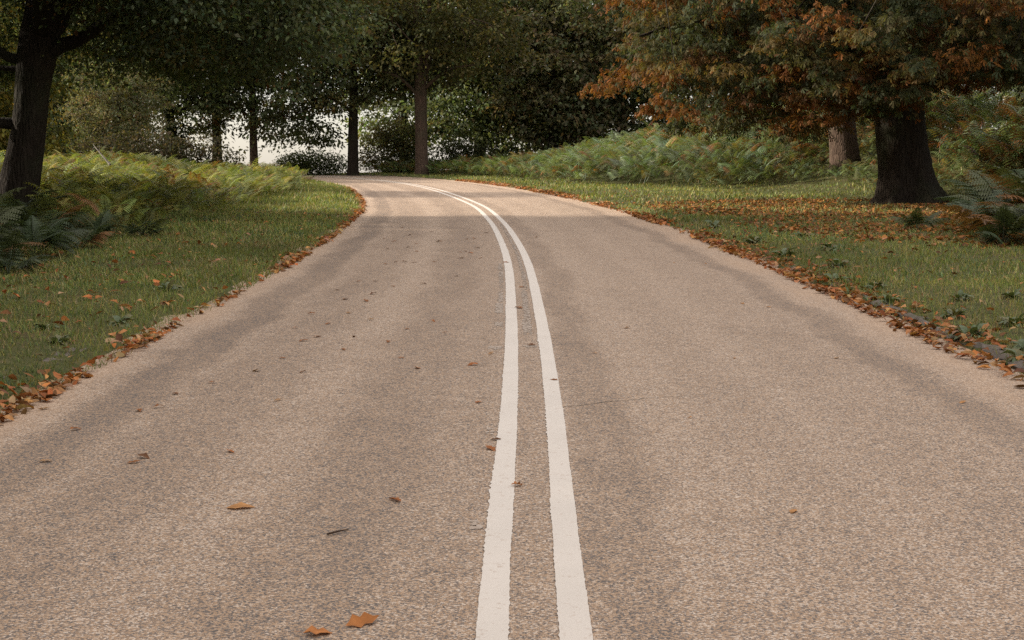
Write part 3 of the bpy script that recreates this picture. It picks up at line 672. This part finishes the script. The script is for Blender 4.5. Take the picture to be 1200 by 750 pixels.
# nearest ferns: every frond a part
def fine_frond(seed, col):
    g = np.random.default_rng(seed); v, f, b = [], [], []
    cx = lambda q: q * .85; cz = lambda q: 1.0 * q - .66 * q * q
    qs = np.concatenate([np.linspace(0, .22, 4), np.linspace(.26, .99, 17)])
    for q in qs:                                                    # the stalk, one pair of points at each pair of leaflets
        w = .009 * (1 - q * .75); v += [(cx(q), -w, cz(q)), (cx(q), w, cz(q))]; b += [.75, .75]
    for i in range(len(qs) - 1): f += [(2 * i, 2 * i + 1, 2 * i + 3), (2 * i, 2 * i + 3, 2 * i + 2)]
    for iq in range(4, len(qs)):
        q = qs[iq]; L = .36 * (1 - ((q - .26) / .75) ** 1.15) + .025
        for sgn in (-1, 1):
            dirv = np.array([.38, sgn, -.16 + .1 * g.normal()]); dirv /= np.linalg.norm(dirv); side = np.array([1, -.38 * sgn, .1]); side /= np.linalg.norm(side)
            base = np.array(v[2 * iq + (sgn > 0)]); prev = 2 * iq + (sgn > 0); npn = max(3, int(L / .030))
            for u in np.linspace(0, 1, npn + 1)[1:]:
                rib = base + dirv * L * u - np.array([0, 0, .12 * L * u * u]); o = len(v); v.append(tuple(rib)); b.append(.9)
                pl = (.068 * (1 - u) + .012) * (L / .36 * .6 + .4); mid = rib - dirv * L / npn * .5
                for s2 in (-1, 1):
                    v.append(tuple(mid + side * s2 * pl + dirv * pl * .4 - np.array([0, 0, pl * .18]))); b.append(1.1); f.append((prev, o, len(v) - 1) if s2 < 0 else (prev, len(v) - 1, o))
                prev = o
    v = np.array(v); col = jit(col, 1, .05, g)[0]
    return np_mesh("frond", v, np.array(f), np.array(b)[:, None] * col[None])
fern_green = [fine_frond(i, c_) for i, c_ in enumerate([(.055, .085, .035), (.07, .10, .05), (.09, .105, .04), (.05, .07, .03)])]
fern_rust = [fine_frond(20, (.24, .11, .035)), fine_frond(21, (.19, .10, .04))]
gr = random.Random(5)
def fern(x, y, s, label, group, rust=.12, n=9):
    root = tag(empty("fern", (x, y, gh(x, y) - .02), gr.random() * 6.28), label, "fern", group)
    for i in range(n):
        me = gr.choice(fern_rust if gr.random() < rust else fern_green)
        o = link("frond", me, M_frond, root); o.rotation_euler = (gr.gauss(0, .22), -.05 - abs(gr.gauss(0, .3)) + .1, i / n * 6.283 + gr.gauss(0, .25)); k_ = s * gr.uniform(.75, 1.2); o.scale = (k_, k_, k_)
ORD = "first second third fourth fifth sixth seventh eighth ninth tenth eleventh twelfth thirteenth fourteenth fifteenth sixteenth seventeenth eighteenth nineteenth twentieth".split()
GL, GRt = "dark ferns at the left edge below the oak", "blue green ferns at the right edge"
for x, y, s in ((-5.5, 15.5, .62), (-6.0, 16.2, .8), (-6.5, 17.2, 1.0), (-5.9, 17.6, .75), (-7.0, 18.4, 1.1), (-6.3, 19.0, .9), (-5.7, 18.8, .6), (-7.6, 19.6, 1.15), (-6.8, 20.3, 1.0), (-6.0, 20.6, .7), (-7.5, 21.4, 1.1), (-8.3, 20.9, 1.2), (-5.6, 21.6, .55), (-6.6, 21.9, .8)):
    _i = globals().get('_i', 0) + 1; fern(x, y, s, ORD[_i - 1] + " dark green fern from the front in the clump below the leaning oak", GL, .03, 9)
for x, y, s in ((6.75, 19.6, .6), (7.15, 20.0, .95), (7.3, 21.2, 1.05), (7.9, 20.6, 1.3), (7.7, 22.2, 1.25), (8.4, 22.0, 1.45), (8.2, 23.6, 1.4), (8.9, 23.4, 1.6), (9.3, 25.0, 1.6), (8.6, 25.0, 1.2), (10.0, 27.0, 1.6)):
    _j = globals().get('_j', 0) + 1; fern(x, y, s, ORD[_j - 1] + " blue green fern from the front in the clump right of the great trunk", GRt, .24, 10)
fern(6.55, 23.0, .55, "small grey green fern among the orange leaves in front of the great trunk", None, 0, 8)
fern(5.2, 13.6, .34, "little dark fern on the right verge near the road's edge", None, 0, 7)

# ------------------------------------------------------------------ grass
def grass_pts(n, x0, x1, y0, y1, side):
    p = scatter(n, x0, x1, y0, y1, g); d, s = lateral(p[:, 0], p[:, 1]); out = (d - HALF_R) if side > 0 else (-d - HALF_L)
    return p, d, out
BL_V = np.array([(0, -.5, 0), (0, .5, 0), (.16, .34, .6), (.16, -.34, .6), (.5, .0, 1.0)])
BL_F = np.array([[0, 1, 2, 3], [3, 2, 4, 4]])
blades = []
def add_blades(p, h, w, g, far=False, cols=None):
    n = len(p); z = np.maximum(ground_h(p[:, 0], p[:, 1]), base_h(p[:, 1])); pn = fnoise(p[:, 0], p[:, 1], 1.6, 11); dry = sstep(.5, .72, fnoise(p[:, 0], p[:, 1], .9, 17))
    if cols is not None: c = np.asarray(cols)[g.integers(0, len(cols), n)]
    else: c = pick([(.16, .195, .05), (.235, .235, .066), (.35, .28, .135), (.10, .14, .045), (.25, .175, .078)], [np.full(n, 1.1), np.full(n, .9), .18 + .7 * dry, .7 + .5 * pn, .06 + .25 * dry])
    tone = fnoise(p[:, 0], p[:, 1], 2.2, 61); c = jit(c, n, .2, g) * (.60 + 1.14 * tone)[:, None]
    V = BL_V[None] * np.stack([h, w, h], 1)[:, None, :]
    Rm = rotm(g.random(n) * 6.283, .25 * g.normal(size=n), .25 * g.normal(size=n))
    v = np.einsum('mij,mnj->mni', Rm, V) + np.c_[p, z - .01][:, None, :]
    if far: v = v[:, (0, 1, 4)]; tri = np.array([[0, 1, 2]])
    else: tri = np.array([[0, 1, 2], [0, 2, 3], [3, 2, 4]])
    q = v.shape[1]; f = (tri[None] + (np.arange(n) * q)[:, None, None]).reshape(-1, 3)
    blades.append((v.reshape(-1, 3), f, np.repeat(c, q, 0)))
CARPET = lambda x, y: np.clip(sstep(1.0, .5, ((x - 7.4) / 5.4) ** 2 + ((y - 32.0) / 6.0) ** 2) + .75 * sstep(1.0, .4, ((x - 7.2) / 3.6) ** 2 + ((y - 24) / 6.0) ** 2), 0, 1)
for side, (x0, x1) in ((-1, (-8.2, -2.6)), (1, (2.4, 11))):
    for (y0, y1, n, h, w) in ((6.5, 14, 62000, .042, .0055), (14, 22, 46000, .05, .009), (22, 34, 36000, .055, .015), (34, 52, 28000, .065, .024)):
        p, d, out = grass_pts(n, x0 - (3.2 if side > 0 and y0 > 30 else 0), x1 + max(0, (y1 - 26) * .25) * (side > 0), y0, y1, side)
        lim = 4.2 if side < 0 else 13
        lush = .55 + .9 * fnoise(p[:, 0], p[:, 1], 1.1, 21)
        m = (out > -.10 + .30 * fnoise(p[:, 0], p[:, 1], .5, 33) * g.random(n) + .10 * (side > 0)) & (out < lim) & (g.random(n) < (1 - .55 * CARPET(p[:, 0], p[:, 1]) * (side > 0))) & (g.random(n) < lush)
        p = p[m]; hh = h * (.5 + g.random(m.sum())) * (.7 + .8 * vnoise(p[:, 0], p[:, 1], .8, 30)); hh *= np.where(g.random(m.sum()) < .02, 2.2, 1)
        add_blades(p, hh, np.full(m.sum(), w) * (.7 + .6 * g.random(m.sum())) * (1.35 if y0 > 20 else 1), g, y0 > 20)
        if y0 < 30:                                                # broad low leaves in patches, and dead straw
            p, d, out = grass_pts(n // 5, x0, x1, y0, y1, side); k_ = len(p); m = (out > .08) & (out < lim) & (g.random(k_) < 1.1 * sstep(.5, .66, fnoise(p[:, 0], p[:, 1], 1.0, 83)) * (1.2 - .25 * out).clip(.25, 1)); p = p[m]
            add_blades(p, h * (.6 + .9 * g.random(len(p))), np.full(len(p), w * 3.4), g, True, [(.10, .15, .065), (.13, .17, .08), (.085, .12, .05)])
            p, d, out = grass_pts(n // 11, x0, x1, y0, y1, side); k_ = len(p); m = (out > .1) & (out < lim) & (g.random(k_) < .15 + sstep(.45, .65, fnoise(p[:, 0], p[:, 1], 1.2, 93))); p = p[m]
            add_blades(p, h * (1.0 + 1.3 * g.random(len(p))), np.full(len(p), w * .8), g, True, [(.40, .31, .17), (.32, .23, .12), (.27, .16, .08)])
p = scatter(36000, -16, 8, 50, 80, g); d, s = lateral(p[:, 0], p[:, 1]); out = np.where(d > 0, d - HALF_R, -d - HALF_L); m = (out > .08) & (out < np.where(d > 0, 3.8, 2.6)) & (s < 92)
p = p[m]; add_blades(p, .075 * (.5 + g.random(m.sum())), np.full(m.sum(), .055), g, True)
v, f, c = merge(blades)
tag(link("grass", np_mesh("grass", v, f, c), M_grass), 'short grass on both verges of the road', 'grass', kind='stuff')

# ------------------------------------------------------------------ fallen leaves
def dry_leaf(seed, n=7, L=1.0, lobes=True):
    """one curled dry leaf about L long lying along +X, with a stalk"""
    g = np.random.default_rng(seed)
    t = np.linspace(0, 1, n); w = .25 * np.sin(np.pi * t ** .85) ** .8 * (1 + .35 * np.sin(t * 19 + seed) * lobes)
    curl, bend = .15 + .8 * g.random(), g.normal() * .3
    v = []
    for i in range(n):
        x = t[i] - .5; zc = bend * (x * x) * 1.2 + .02
        v += [(x, -w[i], zc + curl * w[i] ** 1.3 + .05 * g.normal() * (0 < i < n - 1)), (x, 0, zc), (x, w[i], zc + curl * w[i] ** 1.3 + .05 * g.normal() * (0 < i < n - 1))]
    f = []
    for i in range(n - 1):
        a = i * 3; f += [(a, a + 3, a + 4, a + 1), (a + 1, a + 4, a + 5, a + 2)]
    o = len(v); v += [(-.5, -.012, .02), (-.5, .012, .02), (-.78, .01, .06), (-.78, -.01, .06)]; f.append((o, o + 1, o + 2, o + 3))
    v = np.array(v) * L; v[:, 2] -= v[:, 2].min() - .004
    return v, np.array(f)
DL = [dry_leaf(s) for s in range(6)]
DM = [dry_leaf(s, 4) for s in range(6)]
DCOL = [(.42, .165, .052), (.34, .125, .042), (.25, .10, .036), (.47, .235, .09), (.16, .075, .036), (.37, .22, .115)]
leaf_meshes = [np_mesh("fallen_leaf", DL[i % 6][0], DL[i % 6][1], np.tile(DCOL[j], (len(DL[i % 6][0]), 1)) * (1 + .12 * np.random.default_rng(i * 7 + j).normal(size=(len(DL[i % 6][0]), 1)))) for i in range(6) for j in range(6)]
gl_ = random.Random(12)
def lay(x, y, size, label, group=None, me=None, z=None, rot=None, zs=.8):
    o = link("fallen_leaf", me or gl_.choice(leaf_meshes), M_dry)
    o.location = (x, y, z); o.rotation_euler = rot or (gl_.gauss(0, .12), gl_.gauss(0, .12), gl_.random() * 6.283); o.scale = (size, size * gl_.uniform(.75, 1.1), size * zs)
    return tag(o, label, "leaf", group)
RZ = lambda y: float(base_h(np.array([y]))[0])
lm = lambda i, j: leaf_meshes[i * 6 + j]
lay(-.455, 4.22, .115, "curled orange leaf at the bottom of the picture, left of the white lines", None, lm(1, 0), RZ(4.22) + .006, (.35, -.15, .5))
lay(-.575, 4.13, .10, "long orange leaf cut by the bottom edge beside the curled leaf", None, lm(2, 0), RZ(4.13) + .003, (.1, .1, .35))
lay(-1.09, 5.62, .12, "long flat pale orange leaf alone in the left lane", None, lm(3, 3), RZ(5.62) + .003, (.05, 0, .12), .3)
lay(-.48, 5.74, .075, "small curled rust leaf left of the white lines in the foreground", None, lm(4, 1), RZ(5.74) + .004)
lay(.02, 5.99, .06, "small orange leaf lying against the left white line", None, lm(5, 0), RZ(5.99) + .006)
ROAD_LEAVES = [(-1.74, 6.44), (-2.15, 6.47), (-2.24, 7.21), (-2.59, 7.79), (-1.97, 7.84), (-2.05, 7.74), (-1.98, 8.28), (-1.85, 8.68), (-1.34, 8.06), (-1.34, 6.68), (-1.72, 6.55), (-0.19, 8.0), (-0.1, 6.74), (-0.08, 6.96), (-1.35, 9.08), (-0.15, 9.92), (-0.26, 9.4), (-0.62, 9.26), (-1.43, 12.4), (-1.56, 10.58), (-1.19, 11.91), (-0.84, 11.29), (-0.66, 11.79), (-0.92, 10.53), (-1.38, 13.38), (-1.24, 14.79), (-0.94, 15.07), (-0.63, 15.97), (-0.98, 18.02), (-0.65, 19.8), (-0.57, 19.48), (-0.72, 19.64), (-0.71, 22.38), (-0.6, 22.59), (-0.43, 24.18), (-1.38, 24.43), (-1.44, 21.39), (-1.33, 19.8), (-1.23, 17.88), (-1.57, 17.62), (-1.46, 17.88), (-1.36, 18.02), (-2.03, 22.59), (-1.99, 25.73), (0.39, 23.03), (-0.08, 17.88), (0.1, 14.7), (0.06, 12.8), (0.14, 10.35), (0.58, 9.96), (2.56, 8.0), (0.26, 8.78), (-1.49, 10.82), (-1.51, 11.62), (-1.21, 10.13), (-1.48, 15.36), (-1.37, 14.01), (-1.59, 13.53), (-1.58, 9.71), (-1.66, 9.15), (-1.21, 10.82), (-0.76, 9.71), (-0.53, 11.07), (-0.49, 20.48), (-0.41, 18.57), (-0.67, 18.57), (-1.51, 20.65), (-1.77, 20.3), (-1.82, 21.97), (-1.69, 23.48), (-1.11, 21.77), (-1.66, 15.36), (-1.78, 14.43), (-1.75, 12.34), (-1.74, 11.34), (1.45, 18.29), (2.04, 17.88), (2.42, 17.75), (0.92, 11.34), (1.53, 9.71), (2.33, 12.87), (0.96, 7.54), (2.23, 9.71), (1.12, 5.56), (2.14, 13.16)]
for x, y in ROAD_LEAVES:
    sz = gl_.uniform(.05, .085) * (1.0 if y < 12 else 1.25)
    if x > .5: lay(x, y, sz * .8, "small leaf lying on the bare tarmac right of the white lines", "leaves scattered on the right lane", lm(gl_.randrange(6), gl_.choice((3, 5))), RZ(y) + .003, None, .4)
    else: lay(x, y, sz, "small dry leaf lying on the tarmac left of the white lines", "leaves scattered on the left lane", lm(gl_.randrange(6), gl_.choice((0, 1, 2, 2, 4, 5)) if y < 15 else gl_.choice((2, 4, 4, 1))), RZ(y) + .005, None, gl_.uniform(.35, .8))
# drifts along both edges: the nearest leaves one by one, the rest as one mass
def drift_pts(side, s0, s1, n, g, spread=.16):
    s = s0 + (s1 - s0) * g.random(n) ** 1.15
    dens = fnoise(s, s * 0 + side * 9, 1.3, 41); keep = g.random(n) < np.clip(2.0 * (dens - (.20 if side > 0 else .27)), .06, 1); s = s[keep]
    off = (.02 if side > 0 else -.10) + .10 * (fnoise(s, s * 0, 2.1, 50 + side) - .5) + g.normal(size=len(s)) * spread * (.6 + dens[keep]); off = np.where(off < -.12, off * .35, off)
    d = (HALF_R + off) if side > 0 else -(HALF_L + off)
    p = road_pt(s, d); d2 = np.abs(d) - (HALF_R if side > 0 else HALF_L)
    z = np.where(d2 < -.04, base_h(p[:, 1]) + .004, np.maximum(ground_h(p[:, 0], p[:, 1]), base_h(p[:, 1])) + .008) + g.random(len(s)) ** 2 * .055 * np.exp(-(d2 / .16) ** 2)
    return p, z
mass = []
def mass_leaves(p, z, size, g, tilt=.35, cols=DCOL):
    n = len(p); ci = g.integers(0, len(cols), n); c = jit(np.asarray(cols)[ci], n, .2, g); vi = g.integers(0, 6, n)
    for q in range(6):
        m = vi == q
        if m.any(): mass.append(batch(DM[q][0], DM[q][1], rotm(g.random(m.sum()) * 6.283, tilt * g.normal(size=m.sum()), tilt * g.normal(size=m.sum())), np.c_[p[m], z[m]], size[m], c[m]))
near_left = {-1: 90, 1: 150}
for side, s1, n in ((1, 62, 6000), (-1, 52, 3000)):
    p, z = drift_pts(side, 6.8, s1, n, g, .15 if side > 0 else .10); o = np.argsort(p[:, 1]); p, z = p[o], z[o]
    q = near_left[side]
    for (x, y), zz in zip(p[:q], z[:q]):
        lay(x, y, gl_.uniform(.045, .078), "crisp brown orange leaf in the drift along the %s edge of the road" % ("right" if side > 0 else "left"), "leaves drifted along the %s edge" % ("right" if side > 0 else "left"), None, zz, (gl_.gauss(0, .3), gl_.gauss(0, .3), gl_.random() * 6.28))
    p, z = p[q:], z[q:]
    mass_leaves(p, z, g.uniform(.06, .11, len(p)) * np.interp(p[:, 1], [10, 40], [1, 1.35]), g)
p = scatter(26000, .8, 13.5, 17, 41, g); m = (g.random(len(p)) < CARPET(p[:, 0], p[:, 1]) * np.clip(2.4 * (fnoise(p[:, 0], p[:, 1], 1.6, 3) - .12), .08, 1)) & (lateral(p[:, 0], p[:, 1])[0] > HALF_R + .5); p = p[m]
mass_leaves(p, ground_h(p[:, 0], p[:, 1]) + .012 + .02 * g.random(len(p)), g.uniform(.06, .13, len(p)), g, .4, [(.36, .145, .040), (.29, .115, .036), (.22, .085, .03), (.40, .19, .055), (.15, .065, .03), (.26, .15, .07)])
for x0, x1, y0, y1, n in ((-6.5, -2.9, 7, 30, 950), (3.1, 9.5, 9, 26, 1100), (1.5, 8, 30, 48, 350), (-6.8, -4.5, 44, 64, 160)):
    p = scatter(n, x0, x1, y0, y1, g); d = lateral(p[:, 0], p[:, 1])[0]; m = (np.where(d > 0, d - HALF_R, -d - HALF_L) > .1) & (g.random(n) < .25 + 1.1 * sstep(.45, .65, fnoise(p[:, 0], p[:, 1], 1.3, 8))); p = p[m]
    mass_leaves(p, ground_h(p[:, 0], p[:, 1]) + .03, g.uniform(.035, .11, len(p)), g, .35)
v, f, c = merge(mass)
tag(link("fallen_leaves", np_mesh("fallen_leaves", v, f, c), M_dry), 'orange fallen leaves on both verges and in a carpet under the great chestnut', 'leaves', kind='stuff')

# ------------------------------------------------------------------ weeds, kerb stones, sticks
def weed_leaf(seed, col):
    g = np.random.default_rng(seed); n = 6; t = np.linspace(0, 1, n); w = .26 * np.sin(np.pi * t ** .75) ** .8; v = []
    for i in range(n):
        zc = .55 * t[i] - .62 * t[i] ** 2
        v += [(t[i], -w[i], zc + .35 * w[i] + .03 * g.normal()), (t[i], 0, zc), (t[i], w[i], zc + .35 * w[i] + .03 * g.normal())]
    f = [q for i in range(n - 1) for q in ((i * 3, i * 3 + 3, i * 3 + 4, i * 3 + 1), (i * 3 + 1, i * 3 + 4, i * 3 + 5, i * 3 + 2))]
    return np_mesh("leaf", np.array(v), np.array(f), np.tile(col, (len(v), 1)) * (1 + .1 * g.normal(size=(len(v), 1))), smooth=True)
WL = [weed_leaf(i, c_) for i, c_ in enumerate([(.10, .135, .05), (.085, .12, .045), (.12, .145, .065), (.14, .13, .05)])]
def weed(x, y, s, label, group, n=17):
    s *= .74
    root = tag(empty("weed_plant", (x, y, gh(x, y) - .01), gr.random() * 6.28), label, "weed", group)
    for i in range(n):
        o = link("leaf", gr.choice(WL), M_weed, root); q = s * gr.uniform(.6, 1.2); o.scale = (q, q, q)
        r = gr.uniform(0, .55 * s); a = i * 2.4 + gr.gauss(0, .3); o.location = (r * math.cos(a), r * math.sin(a), gr.uniform(0, .35) * s); o.rotation_euler = (gr.gauss(0, .25), gr.gauss(-.25, .35), a)
_w = sorted(((3.40, 10.5, .15), (3.36, 11.3, .14), (3.62, 11.6, .15), (4.42, 12.5, .14), (3.40, 12.8, .13), (3.42, 14.9, .15), (3.5, 18.3, .18), (3.42, 9.4, .15), (3.96, 12.5, .14), (3.9, 10.2, .15), (3.6, 14.0, .14), (3.5, 20.6, .18), (3.85, 10.9, .16), (3.55, 9.8, .12), (3.75, 16.4, .17), (4.2, 18.8, .17), (4.6, 11.3, .15), (4.15, 9.9, .13), (3.5, 24.5, .2), (4.4, 21.5, .18)), key=lambda q: q[1])
for i, (x, y, s) in enumerate(_w): weed(x, y, s, ORD[i] + " leafy green weed up the right verge from the picture's right edge", "weeds along the right kerb")
for i, (x, y, s) in enumerate(((-3.22, 10.05, .12), (-3.5, 10.6, .10), (-3.1, 11.2, .13), (-3.3, 13.6, .15))): weed(x, y, s, ORD[i] + " leafy green weed up the left verge from the half buried kerb stones", "weeds along the left edge")
k = NT("kerb_stone"); n2 = k.noise(k.obj(), 22, 5, .7); n1 = k.noise(k.pos(), 3, 3)
sc = k.ramp(n2, [(.3, (.085, .07, .056)), (.6, (.155, .128, .105)), (.85, (.23, .195, .162))]); sc = k.mix(k.rng(n1, .5, .7, 0, .6), sc, (.075, .075, .04))
M_stone = k.done(k.bsdf(sc, .9, k.bump(n2, .7, .02), .2))
def stone_mesh(seed, lx, ly, lz):
    g = np.random.default_rng(seed); nx_, ny_ = 9, 6
    U, V = np.meshgrid(np.linspace(-1, 1, nx_), np.linspace(-1, 1, ny_), indexing='ij')
    e = (1 - np.abs(U) ** 7) * (1 - np.abs(V) ** 5)
    top = np.stack([U * lx / 2 * (1 + .05 * g.normal(size=U.shape)), V * ly / 2 * (1 + .06 * g.normal(size=U.shape)), lz * (.55 + .45 * e) + .012 * g.normal(size=U.shape)], -1).reshape(-1, 3)
    bot = top * np.array([1.03, 1.03, 0]) - np.array([0, 0, .08])
    ii = np.arange(nx_ * ny_).reshape(nx_, ny_); f = np.stack([ii[:-1, :-1], ii[1:, :-1], ii[1:, 1:], ii[:-1, 1:]], -1).reshape(-1, 4)
    ring = np.concatenate([ii[:, 0], ii[-1, 1:], ii[-2::-1, -1], ii[0, -2:0:-1]]); r2 = np.roll(ring, -1); n = nx_ * ny_
    f = np.concatenate([f, np.stack([ring, ring + n, r2 + n, r2], 1)[:, ::-1]])
    return np_mesh("kerb_stone", np.concatenate([top, bot]), f, smooth=False)
SM = [stone_mesh(i, .86, .17, .058) for i in range(4)]
kr = tag(empty("kerb"), kind='structure'); kl = tag(empty("kerb"), kind='structure')
def stone(parent, s, d, tilt, i, sx=1.0):
    p = road_pt(np.array([s]), np.array([d]))[0]; q = road_pt(np.array([s + .3]), np.array([d]))[0]; o = link("kerb_stone", SM[i % 4], M_stone, parent)
    o.location = (p[0], p[1], RZ(p[1]) - .015); o.rotation_euler = (tilt, -SLOPE, math.atan2(q[1] - p[1], q[0] - p[0])); o.scale = (sx, 1, 1)
for i, s in enumerate(np.arange(7.2, 17, .92)): stone(kr, s, 3.25 + gr.gauss(0, .015), gr.gauss(0, .05), i)
for i, (s, d) in enumerate(((8.7, -3.26), (9.6, -3.16))): stone(kl, s, d, gr.gauss(0, .06), i + 1)
k = NT("dead_wood"); M_dead = k.done(k.bsdf(k.ramp(k.noise(k.obj(), 14, 4), [(.3, (.22, .19, .16)), (.7, (.42, .38, .33))]), .9, None, .1))
def stick(name, paths, label, cat):
    v, f, _ = merge([tube(p, 5) for p in paths]); return tag(link(name, np_mesh(name, v, f, smooth=True), M_dead), label, cat)
k = NT("brown_twig"); M_twig = k.done(k.bsdf((.05, .03, .02), .9, None, .1))
tw = RZ(5.24) + .006
v, f, _ = tube([(-.69, 5.21, tw, .004), (-.655, 5.235, tw + .004, .0035), (-.62, 5.285, tw, .002)], 5); tag(link("twig", np_mesh("twig", v, f, smooth=True), M_twig), "thin dark twig lying on the tarmac in the left lane", "twig")
bz_ = gh(-9.4, 32.5) - .12
stick("dead_branch", [[(-9.1, 32.4, bz_ + .9, .03), (-9.28, 32.5, bz_ + 1.08, .018), (-9.45, 32.6, bz_ + 1.25, .011), (-9.56, 32.7, bz_ + 1.36, .004)], [(-9.37, 32.55, bz_ + 1.17, .009), (-9.36, 32.5, bz_ + 1.28, .006), (-9.32, 32.4, bz_ + 1.36, .003)]], "pale dead branch sticking up out of the left bracken", "branch")
